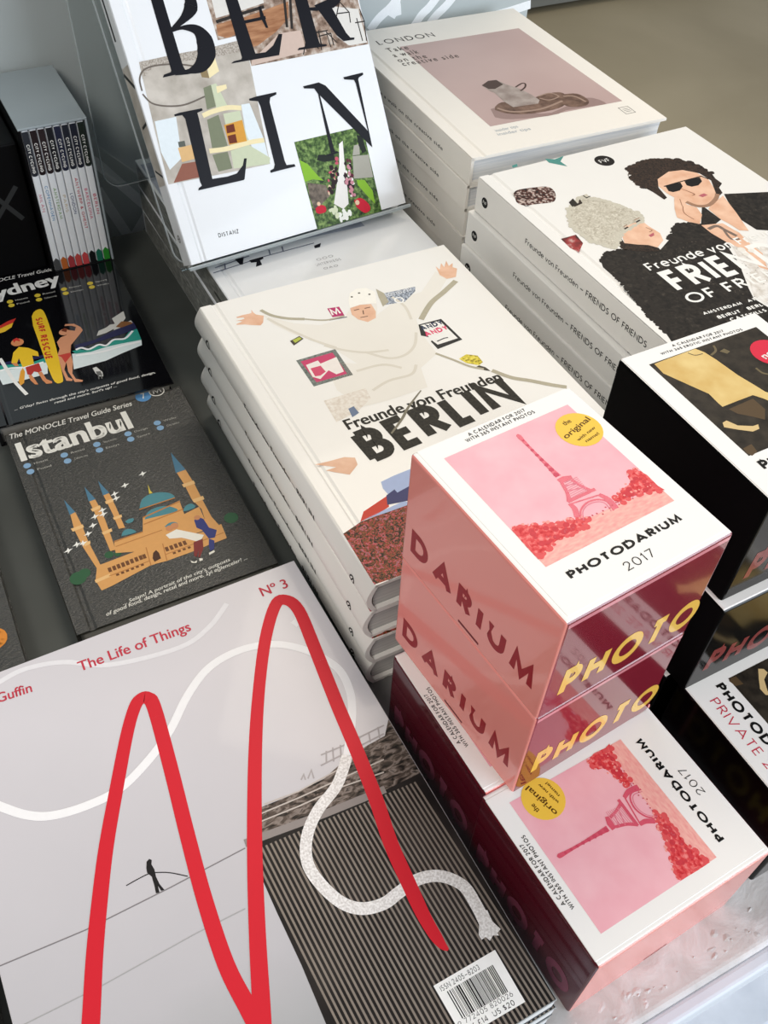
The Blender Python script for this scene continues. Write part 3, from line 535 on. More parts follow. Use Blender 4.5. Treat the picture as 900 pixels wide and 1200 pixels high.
# ------------------------------------------------------------------ white hardcovers with the couple
GE = 'white hardcovers with the couple on the cover'
EW, ED, ET = 21.043, 27.0, 14.581/5
def friends():
    T, fc, sp, F = hardcover('hardcover_book', 'white hardcover showing a man in sunglasses and a woman in a fur hat', 'book', (40, 30.06, ET*4), (0, 0, R(1.09)), EW, ED, ET, GE)
    top = F['top']; C = 20.95
    cl = lambda P: [(min(a, C), max(.15, b)) for a, b in P]
    COAT = mottle('fur_coat_print', [(.35, '#15120F'), (.62, '#2C2722'), (.8, '#4A433B')], 260, .5, 0, 6, dist=.8)
    prn(fc, 'printed_coat', top, COAT, [cl([(2.79,14.34),(4.35,14.04),(6.52,12.85),(8.17,13.73),(9.83,15.07),(11.40,14.80),(11.79,13.34),(11.40,11.05),(10.63,9.01),(9.24,6.63),(8.66,5.45),(8.86,4.29),(8.77,1.92),(5.73,-0.54),(0.46,-1.07),(0.36,4.20),(0.60,5.06),(0.75,7.00),(1.38,10.24),(1.40,12.84),(1.86,13.78)]), cl([(16.31,16.98),(19.80,15.77),(22.14,14.73),(19.81,9.74),(16.87,10.30),(15.78,11.55),(15.04,11.97),(14.90,13.66),(15.80,15.93)]), [(13.55,16.38),(13.52,14.19),(12.06,13.65),(11.56,14.21)]], 2)
    prn(fc, 'printed_shirt', top, mottle('pale_coat_print', [(.35, '#CFC7BC'), (.7, '#F0ECE6')], 200, .5, 0, 5), [cl([(12.76,13.33),(13.58,12.54),(13.56,11.29),(13.81,10.36),(15.30,9.28),(17.49,7.48),(12.73,2.85),(9.37,2.66),(9.10,4.53),(8.89,5.70),(9.81,7.11),(10.89,8.13),(11.14,9.57),(11.85,11.25)])], 3)
    prn(fc, 'printed_skin', top, SKIN, [[(12.88,20.95),(14.55,21.57),(15.75,21.24),(16.53,20.41),(16.71,19.26),(16.04,17.66),(15.30,16.60),(14.21,16.09),(13.28,16.33),(12.76,17.05),(12.36,17.91),(12.19,18.90),(12.27,20.03)],
        [(14.21,16.09),(16.07,16.81),(15.26,14.38),(14.37,12.10),(13.78,12.45),(13.67,13.56),(13.52,14.19),(13.64,15.76)], [(12.01,17.83),(12.75,18.65),(13.08,18.69),(12.61,17.80),(13.12,17.94),(12.52,17.02),(12.96,16.29),(12.64,15.33),(11.58,14.37),(11.00,14.98),(10.59,15.81),(11.23,16.84)],
        [(5.35,15.82),(6.25,16.47),(7.81,16.75),(7.82,15.76),(7.99,14.64),(7.60,13.78),(6.52,13.17),(6.18,13.73),(5.46,14.13),(4.72,14.67)], [(11.58,14.20),(13.27,13.74),(13.51,12.15),(13.22,10.63),(13.20,9.42),(12.03,7.61),(11.71,8.14),(12.30,10.23),(11.79,11.48),(11.53,13.04)]], 4)
    HAIR = mottle('dark_hair_print', [(.35, '#130E0B'), (.7, '#46352A')], 300, .5, 0, 5, dist=2)
    prn(fc, 'printed_hair', top, HAIR, [[(11.44,22.45),(11.80,23.12),(12.63,23.60),(13.23,23.54),(14.08,23.87),(14.61,23.43),(15.73,23.35),(16.14,22.77),(16.83,22.52),(17.24,21.59),(17.41,21.01),(17.61,19.94),(17.31,19.10),(17.28,18.29),(16.61,17.88),(16.33,17.16),(15.45,16.77),(16.78,19.00),(16.68,20.25),(15.75,21.24),(14.49,21.50),(12.92,20.93),(12.13,19.86),(11.77,18.39),(11.38,18.25),(11.29,19.53),(11.13,20.20),(11.33,21.15),(11.02,21.67)],
        [(4.88,15.21),(4.72,14.67),(5.46,14.13),(6.18,13.73),(6.62,13.13),(6.57,12.75),(5.62,13.02),(4.76,13.57),(4.06,14.17),(4.16,14.72)], [(4.29,20.95),(4.83,21.25),(4.85,20.79),(5.36,21.01),(5.19,20.42),(4.31,20.23)]], 5)
    hr = [(12.92,20.93),(11.92,19.95),(11.13,20.20),(11.02,21.67),(11.80,23.12),(13.23,23.54),(14.67,23.51),(16.14,22.77),(17.24,21.59),(17.61,19.94),(17.28,18.29),(16.33,17.16),(15.45,16.77)]
    prn1(fc, 'hair_curls', top, HAIR, [q for i_ in range(1, len(hr)-4) for q in curls([hr[i_], hr[i_+1]], .36, 4+i_, .35)], 5.2)['kind'] = 'stuff'
    prn1(fc, 'hair_curls', top, ink('#4A382C', .5, 0, .2, 400), [rib([(q[0][0], q[0][1]), (q[3][0], q[3][1]), (q[5][0], q[5][1])], .05) for q in curls([(x, y) for x, y in hr[2:-5]], .3, 9, .4)], 5.6)['kind'] = 'stuff'
    prn1(fc, 'hat_fur', top, ink('#C9C3B2', .5, 0, .15, 500), curls([(3.74,20.17),(5.60,21.27),(7.07,19.98),(8.22,17.61),(8.05,16.64),(5.35,15.82),(3.69,14.45),(2.63,15.82),(2.43,18.18)], .25, 6, .2), 5.1)['kind'] = 'stuff'
    prn1(fc, 'coat_fur', top, ink('#241F1B', .5, 0, .2, 400), curls([(4.35,14.04),(2.72,14.26),(1.79,13.62),(1.38,10.24),(0.75,7.00),(0.60,5.06)], .22, 7, .2)+curls([(8.17,13.73),(9.83,15.07),(11.40,14.80),(11.79,13.34),(11.40,11.05)], .25, 8, .2), 2.4)['kind'] = 'stuff'
    prn1(fc, 'coat_fur', top, ink('#5A5148', .5, 0, .3, 400), [q for k in range(7) for q in curls([(x+k*.55, y-.9*k) for x, y in [(4.11,12.76),(5.49,10.97),(9.19,12.86),(10.74,12.15)]], .05, 20+k, .5, 5)], 2.8)['kind'] = 'stuff'
    prn(fc, 'facial_feature', top, ink('#9A6A50', .45), [vrib([(13.64,19.09),(14.11,17.96),(13.78,17.83)], [.05, .12, .04]), rib([(7.50,15.69),(7.69,15.19),(7.34,15.09)], .06, True), rib([(6.02,16.44),(6.45,16.59)], .06), rib([(7.36,16.86),(7.92,16.96)], .06), rib([(12.08,16.90),(11.52,16.05),(11.61,15.05)], .07, True), rib([(12.56,17.82),(12.04,16.92)], .06)], 6)
    prn(fc, 'printed_jewellery', top, ink('#E9E4DA', .4), [circ([(12.08,10.41)], .3), circ([(11.97,9.82)], .22), circ([(12.64,10.00)], .24)], 8)
    prn(fc, 'printed_beard', top, ink('#A07A60', .4, .2, .2, 500), [rib([(12.74,17.28),(13.13,16.48),(14.01,16.18),(15.18,16.66),(15.83,17.20)], .35, True)], 5)
    prn(fc, 'printed_sunglasses', top, '#0B0B0B', [[(12.77,19.76),(13.42,19.85),(14.27,19.76),(14.03,19.21),(13.41,18.82),(12.74,18.84),(12.52,19.12)], [(14.68,19.77),(15.43,19.83),(16.25,19.75),(16.00,19.19),(15.31,18.83),(14.67,18.88),(14.44,19.21)], rib([(12.64,19.82),(14.58,19.86),(16.50,19.84),(16.71,19.26)], .12)], 6.5)
    prn(fc, 'printed_lips', top, '#B8616A', [[(14.25,17.62),(14.90,17.70),(15.00,17.38),(14.39,17.28)], [(7.01,14.75),(7.60,14.89),(7.40,14.57),(7.01,14.49)]], 6)
    prn(fc, 'printed_eyes', top, '#2E2320', [rib([(5.88,16.17),(6.33,16.30)], .14), rib([(7.28,16.56),(7.76,16.68)], .14)], 6)
    prn(fc, 'printed_hat', top, mottle('fur_hat_print', [(.3, '#A79E8B'), (.7, '#DCD6C6')], 330, .5, 0, 6, dist=1.5), [[(2.88,19.13),(3.74,20.17),(5.65,21.34),(6.30,21.41),(6.26,20.52),(7.07,19.98),(7.78,19.13),(8.22,17.61),(8.13,16.60),(7.41,16.58),(6.29,16.45),(5.35,15.82),(4.35,14.64),(3.69,14.45),(3.13,14.79),(2.63,15.82),(2.34,17.18),(2.43,18.18)]], 5)
    prn(fc, 'printed_hat', top, '#2A2620', [[(4.29,20.95),(4.92,21.30),(4.79,20.46),(4.15,20.30)], rib([(5.90,21.32),(5.94,20.93),(6.36,21.02)], .1)], 6)
    prn(fc, 'printed_tattoo', top, ink('#7C6A5E', .4, .2, .3, 500), [rib([(11.70,13.55),(12.59,13.62),(12.79,12.90),(13.04,11.94)], .3, True), rib([(12.69,12.94),(12.38,11.83),(12.97,11.56)], .2, True)], 5)
    prn(fc, 'printed_picture', top, mottle('dark_red_scene', [(.35, '#17120F'), (.5, '#5A2A1C'), (.62, '#C8BEB4'), (.8, '#C24A2A')], 420, .35, .25, 4), [smoothline([(1.12,23.80),(1.71,24.09),(2.92,23.92),(4.04,23.61),(4.26,22.96),(3.90,22.11),(3.23,21.51),(2.19,21.70),(0.85,22.03),(0.63,22.66)], 4)], 2)
    prn(fc, 'printed_picture', top, mottle('dark_picture', [(.4, '#16130F'), (.6, '#A23A38'), (.75, '#E8D9CC')], 90, .35, .25, 3), [[(0.78,17.06),(2.13,17.06),(1.94,15.93),(0.93,15.07),(0.71,15.80)]], 2)
    prn(fc, 'printed_picture', top, '#4F8F86', [[(6.46,27.28),(7.15,26.88),(8.17,27.04),(7.37,26.39),(7.44,25.51),(6.88,26.10),(6.40,26.61)], [(3.39,27.43),(3.92,27.49),(3.71,27.10),(3.23,27.11)]], 2)
    lg = [(10.78,25.05)][0]
    prn(fc, 'printed_emblem', top, '#1A1512', [circ(lg, .82)], 2)
    geotext(fc, 'printed_emblem', top, INKW, 'FVF', [(lg[0]-.48, lg[1]-.25), (lg[0]+.48, lg[1]-.25), (lg[0]-.48, lg[1]+.25)], 3, .14)
    geotext(fc, 'printed_title', top, INKW, 'Freunde von Freunden', [(4.19,11.04),(18.23,10.79),(4.54,11.95)], 7, .15, .14, 1, .35)
    geotext(fc, 'printed_title', top, INKW, 'FRIENDS', [(4.43,8.18),(16.27,8.11),(4.56,10.71)], 7, .2, .14)
    geotext(fc, 'printed_title', top, INKW, 'OF FRIENDS', [(4.28,6.76),(15.00,6.56),(4.66,7.86)], 7, .16, .22)
    geotext(fc, 'printed_subtitle', top, INKW, 'AMSTERDAM • ATHENS • BARCELONA', [(4.24,5.45),(13.76,4.93),(4.38,5.73)], 7, .22, .16)
    geotext(fc, 'printed_subtitle', top, INKW, 'BEIRUT • BERLIN • BROOKLYN', [(4.86,4.69),(13.15,4.32),(5.05,5.01)], 7, .22, .16)
    geotext(fc, 'printed_subtitle', top, INKW, 'CATSKILLS • COLOGNE', [(5.46,4.14),(12.01,3.72),(5.69,4.44)], 7, .22, .16)
    f = F['left']
    geotext(sp, 'spine_lettering', (lambda a, b, h: f(a, b, h+.0002)), INK, 'Freunde von Freunden', [(7.00,1.07),(13.65,1.21),(6.97,1.50)], 3, .12, .13, 1, .35)
    geotext(sp, 'spine_lettering', (lambda a, b, h: f(a, b, h+.0002)), INK, '– FRIENDS OF FRIENDS', [(13.88,1.22),(21.28,1.39),(13.87,1.71)], 3, .14, .14, 1, .42)
    em = [(1.25,1.35)][0]
    prn(sp, 'spine_emblem', (lambda a, b, h: f(a, b, h+.0002)), INK, [circ(em, .42)], 2)
    geotext(sp, 'spine_emblem', (lambda a, b, h: f(a, b, h+.0002)), INKW, 'FVF', [(em[0]-.25, em[1]-.13), (em[0]+.25, em[1]-.13), (em[0]-.25, em[1]+.13)], 3, .16)
    return T
TE = friends()
for k, (dx, dy, a, lab) in enumerate(((-.55, .15, .9, 'white hardcover under the couple cover, second from the top, spine shifted slightly left'), (-.7, .1, 1.2, 'white hardcover in the right white stack, third from the top, emblem on its spine'), (-.3, .2, .6, 'white hardcover in the right white stack, fourth from the top, mostly hidden'), (-.2, 0, 1, 'white hardcover at the bottom of the right white stack, hidden behind the BERLIN books'))):
    dup(TE, ((40+dx)*CM, (30.06+dy)*CM, ET*(3-k)*CM), (0, 0, R(a)), lab, GE)

# ------------------------------------------------------------------ cream hardcovers titled LONDON
GL = 'cream hardcovers with the jug on the cover'
LW, LD, LT = 19.611, 25.716, 14.363/6
def london():
    T, fc, sp, F = hardcover('hardcover_book', 'cream hardcover titled LONDON with a jug and plates on mauve, topmost of its stack', 'book', (40.72, 60.11, LT*5), (0, 0, R(-1.03)), LW, LD, LT, GL, cover=CREAM)
    top = F['top']
    prn(fc, 'printed_photo', top, mottle('mauve_photo', [(.3, '#B79C97'), (.7, '#C8B0AA')], 6, .45, 0, 3), [[(4.15,21.23),(17.39,21.11),(17.77,4.07),(4.17,4.19)]], 1)
    prn(fc, 'photo_shadow', top, '#9A817B', [smoothline([(5.80,6.94),(7.66,6.97),(9.48,4.63),(14.15,4.50),(16.09,4.14),(15.02,5.78),(10.98,4.06),(6.70,4.62),(5.39,5.48)], 4)], 2)
    prn(fc, 'photo_plates', top, mottle('brown_ceramic', [(.3, '#5A4338'), (.7, '#8A6E5E')], 150, .45, 0, 4), [smoothline([(6.39,7.17),(7.41,7.71),(9.26,7.29),(12.41,7.72),(13.58,7.28),(13.03,5.86),(11.56,4.93),(8.73,4.92),(6.85,5.63),(6.08,6.65)], 4), smoothline([(13.23,7.12),(14.70,6.76),(14.96,5.33),(14.15,4.50),(12.66,4.79),(12.19,5.90)], 4)], 3)
    prn(fc, 'photo_plates', top, '#A48A7A', [rib([(6.45,6.88),(7.41,5.79),(9.94,5.37),(12.65,6.01)], .25, True), rib([(13.22,6.74),(14.20,6.37),(14.56,5.10)], .2, True), rib([(11.09,7.54),(12.41,7.72),(12.83,6.89),(11.67,6.57),(11.01,7.19)], .16, True)], 4)
    prn(fc, 'photo_jug', top, mottle('grey_jug', [(.3, '#8C7C74'), (.7, '#B7AAA2')], 90, .45, 0, 3), [[(7.42,11.24),(8.44,11.84),(9.24,11.74),(9.62,10.61),(10.12,9.84),(10.41,9.14),(10.70,8.07),(10.82,6.89),(10.32,6.33),(7.86,6.53),(7.66,7.90),(7.75,9.47),(7.52,10.03)]], 5)
    prn(fc, 'photo_jug', top, '#4E3C36', [[(7.42,11.24),(8.44,11.84),(9.24,11.74),(9.35,10.71),(8.17,10.18),(7.63,10.38)], rib([(10.12,9.84),(11.02,10.28),(11.33,10.16),(10.94,9.53),(10.16,9.04)], .16, True)], 6)
    geotext(fc, 'printed_title', top, '#3A3430', 'LONDON', [(2.53,22.26),(8.59,22.19),(2.86,23.24)], 3, .13, .3)
    for s_, q in (('Take', [(2.66,20.47),(4.81,20.44),(2.98,21.33)]), ('a walk', [(2.69,19.29),(5.29,19.30),(3.01,20.13)]), ('on the', [(2.60,18.17),(5.55,18.14),(2.92,18.99)]), ('creative side', [(2.64,17.32),(8.44,17.18),(2.96,18.14)])):
        text(fc, 'printed_subtitle', top, '#4A4038', s_, q, 3, .012, track=1.35)
    for q in ([(4.15,3.17),(6.36,3.18),(4.36,3.60)], [(4.00,2.54),(7.16,2.43),(4.21,2.97)]):
        text(fc, 'printed_subtitle', top, '#A9B2B8', 'insider tips', q, 3, .0)
    lg = [(17.10,2.46)][0]
    prn(fc, 'printed_emblem', top, '#8C8880', [rib([(lg[0]-.5, lg[1]-.6), (lg[0]+.5, lg[1]-.6), (lg[0]+.5, lg[1]+.6), (lg[0]-.5, lg[1]+.6), (lg[0]-.5, lg[1]-.6)], .07)]+[rib([(lg[0]-.3, lg[1]+j*.25), (lg[0]+.3, lg[1]+j*.25)], .07) for j in (-1, 0, 1)], 2)
    f = F['left']
    text(sp, 'spine_lettering', (lambda a, b, h: f(a, b, h+.0002)), '#2E2A28', 'Take a walk on the creative side', [(7.56,0.49),(21.05,0.80),(7.68,0.79)], 3, .012, track=1.15)
    return T
TL = london()
for k, (dx, dy, a) in enumerate(((-.1, .05, -.8), (.05, .1, -1.2), (-.05, 0, -1.0), (.1, .1, -.6), (0, 0, -1))):
    lab = 'cream hardcover %s in the stack under the LONDON cover' % ('second from the top', 'third from the top', 'fourth from the top', 'fifth from the top', 'at the very bottom')[k]
    dup(TL, ((40.72+dx)*CM, (60.11+dy)*CM, LT*(4-k)*CM), (0, 0, R(a)), lab, GL)

# ------------------------------------------------------------------ glossy art books: a stack, one copy shown upright on a clear stand
GQ = 'glossy white art books with room photographs'
QW, QD, QT = 18.83, 27.0, 7.407/3
BUILD = mottle('grey_building_print', [(.3, '#5E605C'), (.5, '#7C7D78'), (.7, '#A3A39C')], 120, .35, .1, 5, (1, 1, 3))
SER = ink('#0C0C14', .4, 0, .1, 300, name='blue_black_ink')
def artbook(label, loc, rot, w, d, t, face):
    T, fc, sp, F = hardcover('art_book', label, 'book', loc, rot, w, d, t, GQ, cover=DISTW, pages=PAGES, board=.3)
    top = F['top']; f = F['left']; fs = lambda a, b, h: f(a, b, h+.0002)
    if face:
        CL = lambda P: [(max(.1, min(w-.1, a)), min(d-.1, b)) for a, b in P]
        prn(fc, 'printed_photo', top, mottle('cafe_photo', [(.3, '#5B4638'), (.5, '#9A8474'), (.7, '#CFC5BA')], 190, .35, 0, 5), [CL([(7.30,18.62),(7.30,15.19),(9.47,15.26),(9.41,12.98),(20.03,12.79),(19.96,16.77)])], 1)
        prn(fc, 'photo_counter', top, mottle('plank_counter_photo', [(.3, '#8A5A3C'), (.7, '#B98A66')], 60, .35, 0, 3, (1, 6, 1)), [CL([(9.65,16.37),(13.88,16.91),(13.52,15.76),(12.21,14.99),(10.41,14.30),(9.48,14.24)]), CL([(7.41,15.49),(7.50,16.24),(9.15,16.41),(9.21,15.41),(8.13,15.22)])], 2)
        prn(fc, 'photo_floor', top, '#C9B3A6', [CL([(9.58,13.35),(12.43,14.84),(14.29,14.76),(14.35,13.18),(9.42,13.02)])], 2)
        prn(fc, 'photo_wall', top, '#D9D6D0', [CL([(7.72,18.56),(7.65,16.69),(9.42,16.83),(11.83,17.11),(11.84,17.96)]), CL([(17.43,16.04),(19.80,15.45),(19.92,12.92),(18.21,12.98),(17.32,13.81)])], 2)
        prn(fc, 'photo_furniture', top, '#2B2622', [rib(x, .22) for x in ([(7.57,16.44),(9.35,16.63),(11.75,16.86)], [(13.70,17.69),(13.22,15.15)], [(14.17,17.40),(13.60,14.98)])]+[rib(x, .09) for x in ([(14.48,13.61),(15.14,14.40),(15.82,14.40),(15.80,13.39)], [(15.27,14.38),(16.65,14.37)], [(15.73,14.08),(16.85,14.12),(16.86,13.21)], [(15.70,13.07),(15.86,14.50)], [(18.28,16.24),(18.92,15.36),(17.81,15.42),(18.28,16.24)], [(17.81,15.42),(17.45,14.70)], [(18.92,15.36),(18.83,14.59)], [(19.47,14.83),(19.54,13.10)], [(19.24,14.52),(20.15,14.49)], [(19.94,15.43),(20.09,14.50),(19.90,13.04)], [(14.02,13.02),(14.61,14.04),(15.47,13.22)], [(16.56,13.15),(16.49,14.29),(17.19,13.38)])], 3)
        prn(fc, 'printed_photo', top, mottle('beige_room_photo', [(.3, '#A59D92'), (.7, '#C9C2B8')], 70, .35, 0, 4), [CL([(0.82,14.78),(3.52,14.83),(6.47,14.79),(9.57,14.94),(9.38,13.38),(8.76,5.78),(5.07,5.91),(0.19,6.15),(0.42,10.05)])], 4)
        prn(fc, 'photo_ceiling', top, mottle('speckled_ceiling_photo', [(.4, '#948B80'), (.6, '#BDB5AB')], 900, .35, 0, 2), [CL([(0.82,14.78),(3.52,14.83),(6.47,14.79),(9.57,14.94),(9.52,14.12),(6.49,14.10),(3.58,14.29),(1.92,14.37),(0.71,13.64)])], 5)
        prn(fc, 'photo_lamp', top, '#6B625A', [rib(CL([(0.39,12.86),(0.49,13.68),(1.03,14.22),(2.14,14.33),(3.76,14.11),(5.33,13.62)]), .12, True), rib(CL([(0.36,12.65),(0.83,11.92),(1.89,11.50),(3.31,11.33),(5.02,11.59)]), .12, True)], 6)
        prn(fc, 'photo_window', top, '#DDE6EA', [CL([(0.63,10.66),(2.34,10.65),(1.85,7.76),(0.64,7.13),(0.38,8.52)]), CL([(7.73,10.47),(8.43,10.44),(8.81,7.63),(8.74,5.90),(7.82,6.22),(7.45,8.38)])], 5)
        prn(fc, 'photo_shelf', top, '#7A8068', [CL([(5.10,12.19),(5.76,12.28),(5.69,10.75),(4.89,10.65)]), CL([(4.66,9.96),(5.68,10.13),(5.70,7.83),(4.39,7.77)]), CL([(4.28,7.45),(5.56,7.41),(5.56,6.14),(4.37,6.16)])], 6)
        prn(fc, 'photo_shelf', top, '#C6CDB0', [CL([(5.76,12.28),(6.20,12.31),(6.60,10.58),(5.64,10.63)]), CL([(6.07,10.12),(7.47,10.07),(7.49,7.68),(5.94,7.78)]), CL([(5.82,7.40),(7.43,7.51),(8.90,6.22),(8.71,5.79),(5.66,6.10)])], 6)
        prn(fc, 'photo_shelf', top, '#EBDDB0', [rib(CL([(4.42,10.30),(5.27,10.44),(6.57,10.47),(7.66,10.23)]), .35, True), rib(CL([(4.13,7.76),(5.63,7.62),(7.49,7.68),(8.79,7.59)]), .35, True), CL([(6.13,12.10),(6.97,12.10),(6.95,11.80),(6.07,11.61)]), CL([(5.90,13.99),(6.68,14.07),(6.71,13.09),(5.79,12.76)])], 7)
        prn(fc, 'photo_shelf', top, '#8C7A58', [CL([(5.19,13.58),(5.80,13.69),(5.79,12.76),(5.22,12.93)])], 7)
        prn(fc, 'photo_cupboard', top, '#D49A3E', [CL([(5.88,9.33),(7.46,9.39),(7.37,7.82),(5.84,7.85)])], 8)
        prn(fc, 'photo_cupboard', top, '#6A2E1A', [CL([(6.01,9.24),(6.69,9.26),(6.65,8.68),(5.93,8.69)]), CL([(5.92,8.51),(6.60,8.51),(6.55,7.88),(5.89,7.93)])], 9)
        prn(fc, 'photo_desk', top, '#D9B27C', [CL([(1.76,8.50),(3.11,8.50),(3.14,7.48),(1.75,7.45)])], 6)
        prn(fc, 'photo_desk', top, '#8E5A4A', [CL([(1.71,7.34),(3.19,7.24),(3.19,6.10),(0.61,6.17)])], 6)
        prn(fc, 'photo_desk', top, '#5A5F58', [CL([(1.90,8.91),(2.44,8.89),(2.40,8.49),(1.86,8.52)])], 6)
        prn(fc, 'printed_photo', top, mottle('garden_photo', [(.3, '#1E2A16'), (.45, '#3E5A26'), (.6, '#6E8A4A'), (.75, '#9DB56A')], 330, .35, 0, 6), [[(11.29,6.91),(17.70,6.83),(17.60,-0.10),(11.30,-0.09)]], 1)
        prn(fc, 'photo_path', top, '#A9A79C', [[(16.13,4.77),(17.62,4.55),(17.55,2.73),(15.74,3.03)], [(16.48,5.54),(17.00,5.54),(16.82,4.73),(16.14,4.82)]], 2)
        prn(fc, 'photo_ground', top, mottle('brown_ground_photo', [(.35, '#4E443A'), (.7, '#8A7C6E')], 260, .35, 0, 5), [[(11.51,3.68),(13.09,3.10),(13.20,2.22),(12.31,1.78),(11.48,1.55),(11.38,2.65)]], 2)
        prn(fc, 'photo_leaf', top, '#86B832', [[(11.34,5.50),(11.94,5.06),(12.68,3.84),(13.01,3.49),(12.05,3.82),(11.30,3.78),(11.33,4.67)], [(15.96,2.87),(16.69,2.70),(17.19,1.71),(17.14,0.62),(16.58,1.42),(15.96,2.44)]], 3)
        prn(fc, 'photo_leaf', top, '#1A211A', [[(13.07,5.54),(14.48,5.23),(14.48,4.81),(13.49,4.87),(12.84,5.17)], [(16.96,6.29),(17.42,6.09),(17.52,4.90),(17.10,4.77),(16.91,5.45)]], 3)
        prn(fc, 'photo_table', top, '#EDEAE6', [[(15.17,5.93),(15.57,6.11),(15.23,4.33),(15.11,3.28),(14.69,1.21),(14.09,0.92),(13.37,1.53),(14.03,2.88),(14.75,4.43)]], 3)
        rnd = random.Random(3)
        def blobs(col, pts, n, r):
            P = []
            for _ in range(n):
                i = rnd.randrange(len(pts)-1); s = rnd.random(); c = (pts[i][0]*(1-s)+pts[i+1][0]*s+rnd.uniform(-.35, .35), pts[i][1]*(1-s)+pts[i+1][1]*s+rnd.uniform(-.2, .2))
                P.append(circ(c, r*rnd.uniform(.6, 1.3), 7, r*rnd.uniform(.7, 1.4)))
            prn1(fc, 'photo_guests', top, ink(col) if isinstance(col, str) else col, P, 4+rnd.randrange(3))['kind'] = 'stuff'
        LS = [(14.36,4.84),(14.04,3.74),(13.56,2.99),(13.08,2.25)]; RS = [(15.56,4.58),(15.35,3.44),(15.23,2.61),(15.47,1.68)]
        blobs('#2A1A1C', LS, 16, .17); blobs('#2A1A1C', RS, 18, .18); blobs('#C4566A', LS, 9, .14); blobs('#C98A96', RS, 14, .16); blobs('#E2C7A8', LS, 8, .13); blobs('#F0ECEA', RS, 8, .13); blobs('#5A2030', RS, 9, .15)
        blobs('#F2F4EE', [(13.85,1.41),(13.84,0.10),(14.51,0.59)], 10, .22); blobs('#D8DFC0', [(13.25,1.55),(13.19,0.92),(14.05,-0.06)], 8, .2)
        prn(fc, 'photo_guests', top, '#C81E36', [smoothline([(15.25,1.35),(15.92,1.41),(16.52,0.77),(16.53,0.27),(15.94,0.15),(15.34,0.78)], 3), smoothline([(11.61,1.57),(12.11,1.74),(12.54,1.51),(12.45,1.10),(11.84,1.08),(11.58,1.26)], 3)], 8)
        prn(fc, 'photo_guests', top, '#E9C9A8', [circ([(15.51,1.12)], .2), circ([(12.01,1.85)], .16)], 9)
        # big serif letters B E R L I N
        Bb = [[(3.09,19.14),(3.99,19.00),(4.02,14.00),(4.07,13.71),(3.03,13.75)]]
        L_ = [Bb[0], [(2.23,13.45),(2.38,13.63),(2.94,13.70),(3.28,14.13),(3.99,14.07),(4.10,13.67),(4.17,13.48)], rib([(3.91,19.12),(5.45,19.06)], .3)]
        L_ += [vrib([(4.38,19.09),(5.43,19.00),(6.00,18.40),(5.91,17.69),(5.12,17.04),(4.05,16.53),(3.80,16.50)], [.15, .3, .8, 1.05, .55, .2, .15]),
               vrib([(3.85,16.37),(4.81,16.47),(5.81,16.18),(6.23,15.43),(6.12,14.49),(5.42,13.75),(4.42,13.50),(3.21,13.55)], [.15, .25, .7, 1.3, 1.45, 1.0, .35, .25])]
        L_ += [[(8.76,18.31),(9.72,18.16),(10.02,13.75),(10.14,13.47),(8.84,13.47)], [(7.82,13.44),(8.09,13.56),(8.74,13.58),(8.97,13.89),(10.24,13.76),(10.89,13.73),(11.66,14.09),(12.37,14.81),(12.67,14.76),(11.97,13.37),(11.95,13.33)], rib([(9.42,16.06),(11.64,16.10)], .22), [(11.30,16.93),(11.47,16.95),(11.64,15.36),(11.44,15.39),(11.31,15.89),(11.20,16.13)]]
        L_ += [[(14.46,17.47),(15.51,17.31),(15.63,13.76),(15.70,13.45),(14.43,13.44)], [(13.60,13.40),(13.78,13.55),(14.35,13.54),(14.67,14.03),(15.57,13.92),(15.69,13.50),(16.25,13.40),(16.21,13.27)], [(15.99,16.30),(17.31,16.54),(17.43,16.04),(18.21,13.94),(18.49,13.53),(18.87,13.47),(18.80,13.32),(17.81,13.37),(17.34,13.86),(16.28,15.88)], vrib([(15.39,16.13),(16.32,16.03),(17.50,16.25),(18.12,16.93)], [.2, .3, .8, 1.5])]
        L_ += [[(2.23,10.82),(2.66,10.87),(4.52,10.83),(4.54,10.67),(4.06,10.59),(4.05,10.19),(3.74,6.21),(3.71,5.71),(2.68,5.71),(2.99,10.36),(2.84,10.66),(2.25,10.69)], [(2.33,5.20),(2.43,5.36),(2.73,5.47),(2.69,5.76),(3.67,5.76),(4.98,5.65),(5.79,5.70),(6.47,6.17),(6.73,6.64),(6.95,6.60),(6.30,5.16),(6.18,5.10)]]
        L_ += [[(8.48,10.75),(9.15,10.80),(10.88,10.79),(10.86,10.63),(10.26,10.50),(10.10,10.17),(10.05,5.73),(10.11,5.38),(10.81,5.30),(10.85,5.10),(9.37,5.12),(8.60,5.11),(8.60,5.29),(8.95,5.36),(9.13,5.65),(9.26,10.06),(9.17,10.44),(8.49,10.61)]]
        L_ += [[(13.28,10.77),(14.73,10.80),(15.25,10.47),(17.87,6.69),(18.07,6.36),(18.00,10.12),(17.91,10.40),(17.05,10.60),(17.01,10.77),(18.87,10.80),(18.88,10.64),(18.40,10.49),(18.31,10.37),(18.13,5.03),(17.98,5.21),(14.55,9.84),(14.60,5.69),(14.67,5.44),(14.23,5.41),(14.42,9.98),(14.20,10.43),(13.33,10.60)], [(13.70,5.36),(14.82,5.45),(15.01,5.31),(14.17,5.21)]]
        prn(fc, 'printed_title', top, SER, L_, 12)
        geotext(fc, 'printed_publisher', top, '#2A2A2A', 'DISTANZ', [(2.84,1.44),(4.57,1.35),(2.86,1.76)], 3, .15, .22, .8)
        # the room photograph wraps around the spine
        yy = [q[1] for q in [(0.82,14.78),(0.42,10.05),(0.19,6.15)]]
        fl_ = lambda a, b, h: (-h-.0002, a*CM, b*CM)
